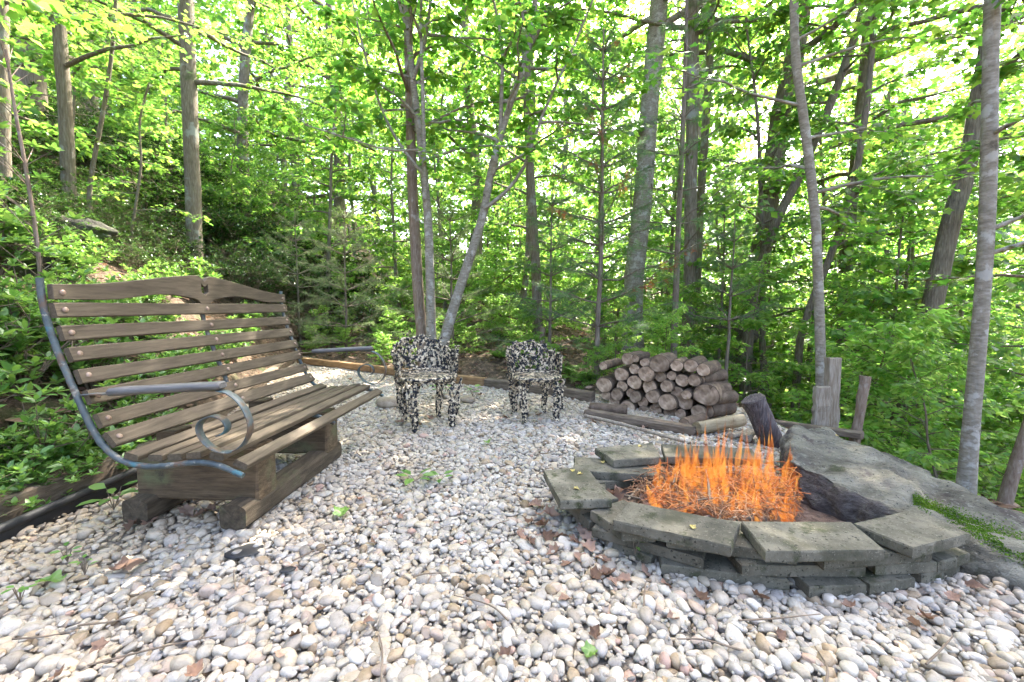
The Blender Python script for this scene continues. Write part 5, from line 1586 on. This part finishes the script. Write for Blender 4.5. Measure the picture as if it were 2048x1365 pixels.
# ferns
def fern_mesh(seed, L=.5, nf=9):
    r2 = np.random.default_rng(seed); gw, gl = G(), G(); pp, dd, ss = [], [], []
    for k in range(nf):
        az = k * 6.283 / nf + r2.normal(0, .2); el = r2.uniform(.7, 1.15); lp = limb(r2, (0, 0, 0), az, el, L * r2.uniform(.7, 1.1), 1.1, 8, .04)
        tube(gw, lp, np.linspace(.003, .001, len(lp)), 3, cap=False)
        for u in np.linspace(.15, 1, 24):
            b, b2 = interp_path(lp, [u])[0][0], interp_path(lp, [max(u - .06, 0)])[0][0]
            d = nrm(b - b2 + 1e-6); sd = nrm(np.cross(d, (0, 0, 1)))
            for sg in (-1, 1):
                pp.append(b); dd.append(sd * sg + d * .35 + np.array([0, 0, -.15])); ss.append(.12 * math.sin(min(1, (1 - u) * 1.1 + .08) * math.pi / 2) * L / .5)
    leaves(gl, L_LANCE, np.array(pp), np.array(dd), np.array(ss), tilt=.1, rs=r2)
    return gw.mesh('stems', M['twig']), gl.mesh('foliage', M['fern'])
FR = [fern_mesh(401), fern_mesh(402)]
for k, (px, d, s, lab) in enumerate(((1165, 5.3, 1.0, 'bright green fern behind the grey edging timber'), (1130, 5.9, .9, 'bright green fern behind the second ornate chair'), (1000, 6.7, .8, 'small fern on the bank behind the ornate chairs'), (390, 9.0, .8, 'pale fern beneath the grey rough trunk'))):
    x = (px - 1024) / FPX * d
    put_shrub(FR[k % 2], 'fern', lab, (x, d, float(TZ(x, d))), s, None, k * 1.3, 'fern')

# ------------------------------------------------------------------ rocks and roots on the bank
for k, (px, py, d, r, lab) in enumerate(((130, 462, 4.6, (.42, .2, .13), 'long mossy rock ledge jutting from the bank above the shrubs'), (40, 560, 3.6, (.2, .2, .18), 'rounded dark rock in the bank below the ledge'))):
    c = A(px, py, d); c[2] = max(float(TZ(c[0], c[1])) + .05, min(c[2], float(TZ(c[0], c[1])) + .25)); g = G(); rock(g, c, r, 90 + k, ICO4, .3, .5)
    tag(g.obj('bank_rock', M['rock']), lab, 'rock')
for k, pts in enumerate((((20, 480), (70, 540), (110, 620)), ((150, 490), (190, 530), (210, 560)), ((0, 560), (30, 640), (70, 700)))):
    q = [A(x, y, 3.7) for x, y in pts]
    for v in q: v[2] = float(TZ(v[0], v[1])) + .03
    g = G(); p = smooth_path(q, 12, .01); tube(g, p, np.linspace(.035, .02, len(p)), 7, rough=.1)
    tag(g.obj('exposed_root', M['bark_brown']), 'exposed tree root creeping over the bank', 'root', 'roots on the bank')

# ------------------------------------------------------------------ leaf litter
rs = np.random.default_rng(55)
g = G(); n = 16000
y = rs.uniform(1.0, 14, n); x = rs.uniform(-1.25, 1.1, n) * (y + 1)
k = ~in_gravel(x, y, -.1) & (x < 8)
x, y = x[k], y[k]
pp = np.stack([x, y, TZ(x, y) + rs.uniform(.008, .05, len(x))], -1)
az = rs.uniform(0, 6.28, len(x)); dd = np.stack([np.cos(az), np.sin(az), rs.normal(0, .25, len(x))], -1)
leaves(g, L_OVAL, pp, dd, .095, tilt=.45, rs=rs)
o = g.obj('leaf_litter', M['dry'], org=(0, 6, 0)); o['kind'] = 'stuff'; tag(o, 'brown fallen leaves covering the woodland floor', 'leaf litter')
def curl_leaf(seed, size):
    r2 = np.random.default_rng(seed)
    # finer maple outline, curled
    half = [(.06, .01), (.22, -.06), (.36, -.02), (.30, .10), (.32, .20), (.42, .30), (.46, .44), (.36, .47), (.29, .53), (.26, .64), (.17, .76), (.09, .88)]
    out = [(0, 0)] + half + [(0, 1.0)] + [(-a, b) for a, b in half[::-1]]
    V = [(0, .38)] + [(a * .55, .38 + (b - .38) * .55) for a, b in out] + out
    V = np.array([(a, b, 0) for a, b in V], float); m = len(out)
    F = [(0, 1 + i, 1 + (i + 1) % m) for i in range(m)]
    for i in range(m):
        a, b = 1 + i, 1 + (i + 1) % m; F += [(a, a + m, b + m), (a, b + m, b)]
    c1_, c2_ = r2.uniform(.5, 2.0), r2.uniform(-.5, 1.0)
    V[:, 2] = c1_ * V[:, 0] ** 2 + c2_ * (V[:, 1] - .4) ** 2 + .16 * nz(V, 4, seed)
    g = G(); g.add(V * size * np.array([1, 1, 1]), F, r2.random())
    V2 = g.V[-1]; V2 -= V2.mean(0); V2[:, 2] -= V2[:, 2].min()
    return g
lm = [curl_leaf(500 + k, 1.0).mesh('dry_leaf', M['dry']) for k in range(8)]
LS = [(1100, 1030, .10), (1085, 1052, .09), (1165, 1062, .09), (1178, 1095, .09), (1205, 1122, .085), (1190, 1150, .07), (1135, 1130, .07), (1120, 1075, .08), (1040, 1075, .07), (1060, 1085, .06), (1290, 1145, .08), (1225, 1165, .06), (1330, 1170, .06), (1400, 1195, .07), (1520, 1195, .07),
      (262, 1135, .12), (240, 1140, .08), (345, 1012, .10), (370, 1025, .10), (400, 1030, .09), (300, 1045, .09), (265, 1052, .08), (420, 1020, .09), (745, 1085, .06), (720, 1000, .06), (1010, 1310, .05), (560, 1310, .05), (640, 1220, .05), (735, 1245, .05), (590, 1272, .05),
      (800, 1035, .05), (1130, 1200, .06), (1700, 1215, .06), (1850, 1235, .07), (1830, 1250, .07), (1905, 1195, .06), (1950, 1175, .07), (1190, 1265, .05), (1560, 1270, .05), (200, 1295, .06), (120, 1350, .05), (390, 1345, .06), (980, 1255, .05), (1345, 1235, .05),
      (1072, 1010, .09), (1095, 1075, .08), (1150, 1085, .085), (1160, 1120, .08), (1110, 1105, .08), (1215, 1150, .075), (1175, 1075, .08), (1080, 1030, .07), (1250, 1160, .07), (1060, 1045, .07), (800, 845, .10), (835, 850, .09), (860, 838, .09), (1050, 828, .09), (1080, 830, .09), (1105, 815, .08), (1010, 835, .08), (960, 790, .08), (1150, 800, .09), (1165, 790, .09), (1140, 782, .09), (700, 760, .09), (660, 745, .09), (1240, 845, .08), (1290, 855, .08), (1400, 872, .08), (1440, 880, .08), (1500, 885, .08), (1185, 845, .08)]
for k, (px, py, s) in enumerate(LS):
    c = P(px, py, .004); s *= .8
    o = bpy.data.objects.new('dry_leaf', lm[k % 8]); C.objects.link(o)
    o.location = c; o.scale = (s, s, s); o.rotation_euler = (rs.normal(0, .35), rs.normal(0, .35), rs.uniform(0, 6.28))
    wh = ('beside the pavers of the fire ring' if 1030 < px < 1990 and 1020 < py < 1260 else 'under and beside the bench base' if px < 480 and py < 1150 else 'around the ornate chairs and woodpile' if py < 900 else 'in the open pebbles')
    tag(o, 'curled brown dry leaf lying ' + wh, 'dry leaf', 'dry leaves ' + wh)
for k in range(46):
    a = rs.uniform(1.4, 4.4) if k < 30 else rs.uniform(0, 6.28); r = rs.uniform(.35, .82)
    o = bpy.data.objects.new('dry_leaf', lm[k % 8]); C.objects.link(o)
    s = rs.uniform(.07, .11); o.scale = (s, s, s)
    o.location = (PIT[0] + PRX * r * math.cos(a), PIT[1] + PRY * r * math.sin(a), .035 + .03 * rs.random()); o.rotation_euler = (rs.normal(0, .5), rs.normal(0, .5), rs.uniform(0, 6.28))
    tag(o, 'curled brown dry leaf inside the fire ring', 'dry leaf', 'dry leaves in the fire ring')
TW = [(310, 1300, .30, .35), (960, 1215, .22, 2.6), (1290, 1190, .16, 1.2), (1560, 1235, .28, .1), (640, 1105, .20, .6), (470, 1160, .14, 2.2), (860, 1150, .12, .2), (1420, 1290, .18, 2.9), (220, 1240, .16, .3), (760, 1320, .18, 1.9), (1000, 1050, .12, .8), (1880, 1300, .2, .5), (1100, 905, .2, .4), (720, 905, .15, 2.0), (1640, 1330, .14, 1.1), (90, 1270, .16, .2)]
for k, (px, py, L, az) in enumerate(TW):
    c = P(px, py, .012); d = np.array([math.cos(az), math.sin(az), 0]); g = G()
    pth = smooth_path([c - d * L / 2, c + np.array([rs.normal(0, .012), rs.normal(0, .012), .006]), c + d * L / 2], 8)
    tube(g, pth, np.linspace(.0034, .0018, len(pth)), 5, rough=.1, seed=k)
    tag(g.obj('fallen_twig', M['twig']), 'thin brown twig lying on the white pebbles', 'twig', 'twigs on the pebbles')
# fallen green leaves and little weeds
gm = curl_leaf(530, 1.0).mesh('green_leaf', M['azalea'])
for k, (px, py, s, lab) in enumerate(((682, 1026, .085, 'dull green fallen leaf on the pebbles beside the bench skid'), (100, 1165, .08, 'grey-green fallen leaf on the pebbles near the black edging'), (975, 885, .07, 'green fallen leaf on the pebbles before the ornate chairs'), (1180, 1305, .05, 'tiny green leaf on the pebbles in front of the pavers'))):
    o = bpy.data.objects.new('green_leaf', gm); C.objects.link(o); o.location = P(px, py, .006); o.scale = (s, s, s); o.rotation_euler = (.1, .15, k * 1.7); tag(o, lab, 'green leaf')
def weed(px, py, size, n, label, lift=.05):
    r2 = np.random.default_rng(int(px)); c = P(px, py, .02); gw, gl = G(), G(); pp, dd = [], []
    for k in range(n):
        a = k * 2.4 + r2.normal(0, .2); e = c + np.array([math.cos(a) * size * .4, math.sin(a) * size * .4, lift * r2.uniform(.6, 1.2)])
        tube(gw, [c, e], .0015, 3, cap=False); pp.append(e); dd.append((math.cos(a), math.sin(a), .1))
    leaves(gl, L_OVAL, np.array(pp), np.array(dd), size, tilt=.2, rs=r2)
    t = thing('weed', label, 'weed', c); gw.obj('stems', M['twig'], t); gl.obj('foliage', M['azalea'], t)
weed(830, 962, .09, 6, 'leafy green sprig lying on the pebbles between bench and fire ring', .03)
weed(880, 962, .06, 5, 'smaller green sprig at the tip of the leafy sprig', .03)
weed(228, 1020, .08, 8, 'green seedling growing by the black edging next to the bench base', .09)
weed(135, 1125, .035, 6, 'small weed between the tan pebbles near the edging')
weed(170, 1150, .03, 5, 'tiny weed between the pebbles near a reddish leaf')
weed(40, 1205, .035, 6, 'small weed in the bare gravel under the shrubs')
weed(1270, 1110, .03, 4, 'tiny green weed at the foot of the pavers')
weed(880, 790, .10, 9, 'low green plant behind the legs of an ornate chair', .08)
weed(945, 792, .09, 8, 'low green plant by the small tan rock', .08)
# yellow bits painted as sun flecks on the pavers, and one boulder leaf
ym = curl_leaf(540, 1.0).mesh('leaf_and_sunfleck', leafmat('leaf_and_sunfleck_yellow', [(0, (.42, .33, .09)), (1, (.5, .4, .12))], [(0, (.4, .3, .08)), (1, (.5, .4, .1))], trans=.2))
for k, (px, py, z) in enumerate(((1145, 942, .168), (1160, 948, .168), (1152, 978, .168), (1205, 925, .125), (1280, 893, .168), (1672, 872, .25), (1385, 1055, .168))):
    d = A(px, py, 3.0) if px == 1672 else P(px, py, z)
    if px == 1672:
        h = boulder_bvh.ray_cast(Vector((0, 0, HCAM)), Vector(ray(px, py))); d = np.array(h[0]) if h[0] else d
    o = bpy.data.objects.new('leaf_and_sunfleck', ym); C.objects.link(o); o.location = d; o.scale = (.028,) * 3; o.rotation_euler = (0, 0, k * 2.1)
    tag(o, 'small yellow leaf lying on the boulder' if px == 1672 else 'small yellow fleck of painted sunlight on a paver of the fire ring', 'yellow leaf', None if px == 1672 else 'painted sun flecks on the pavers')
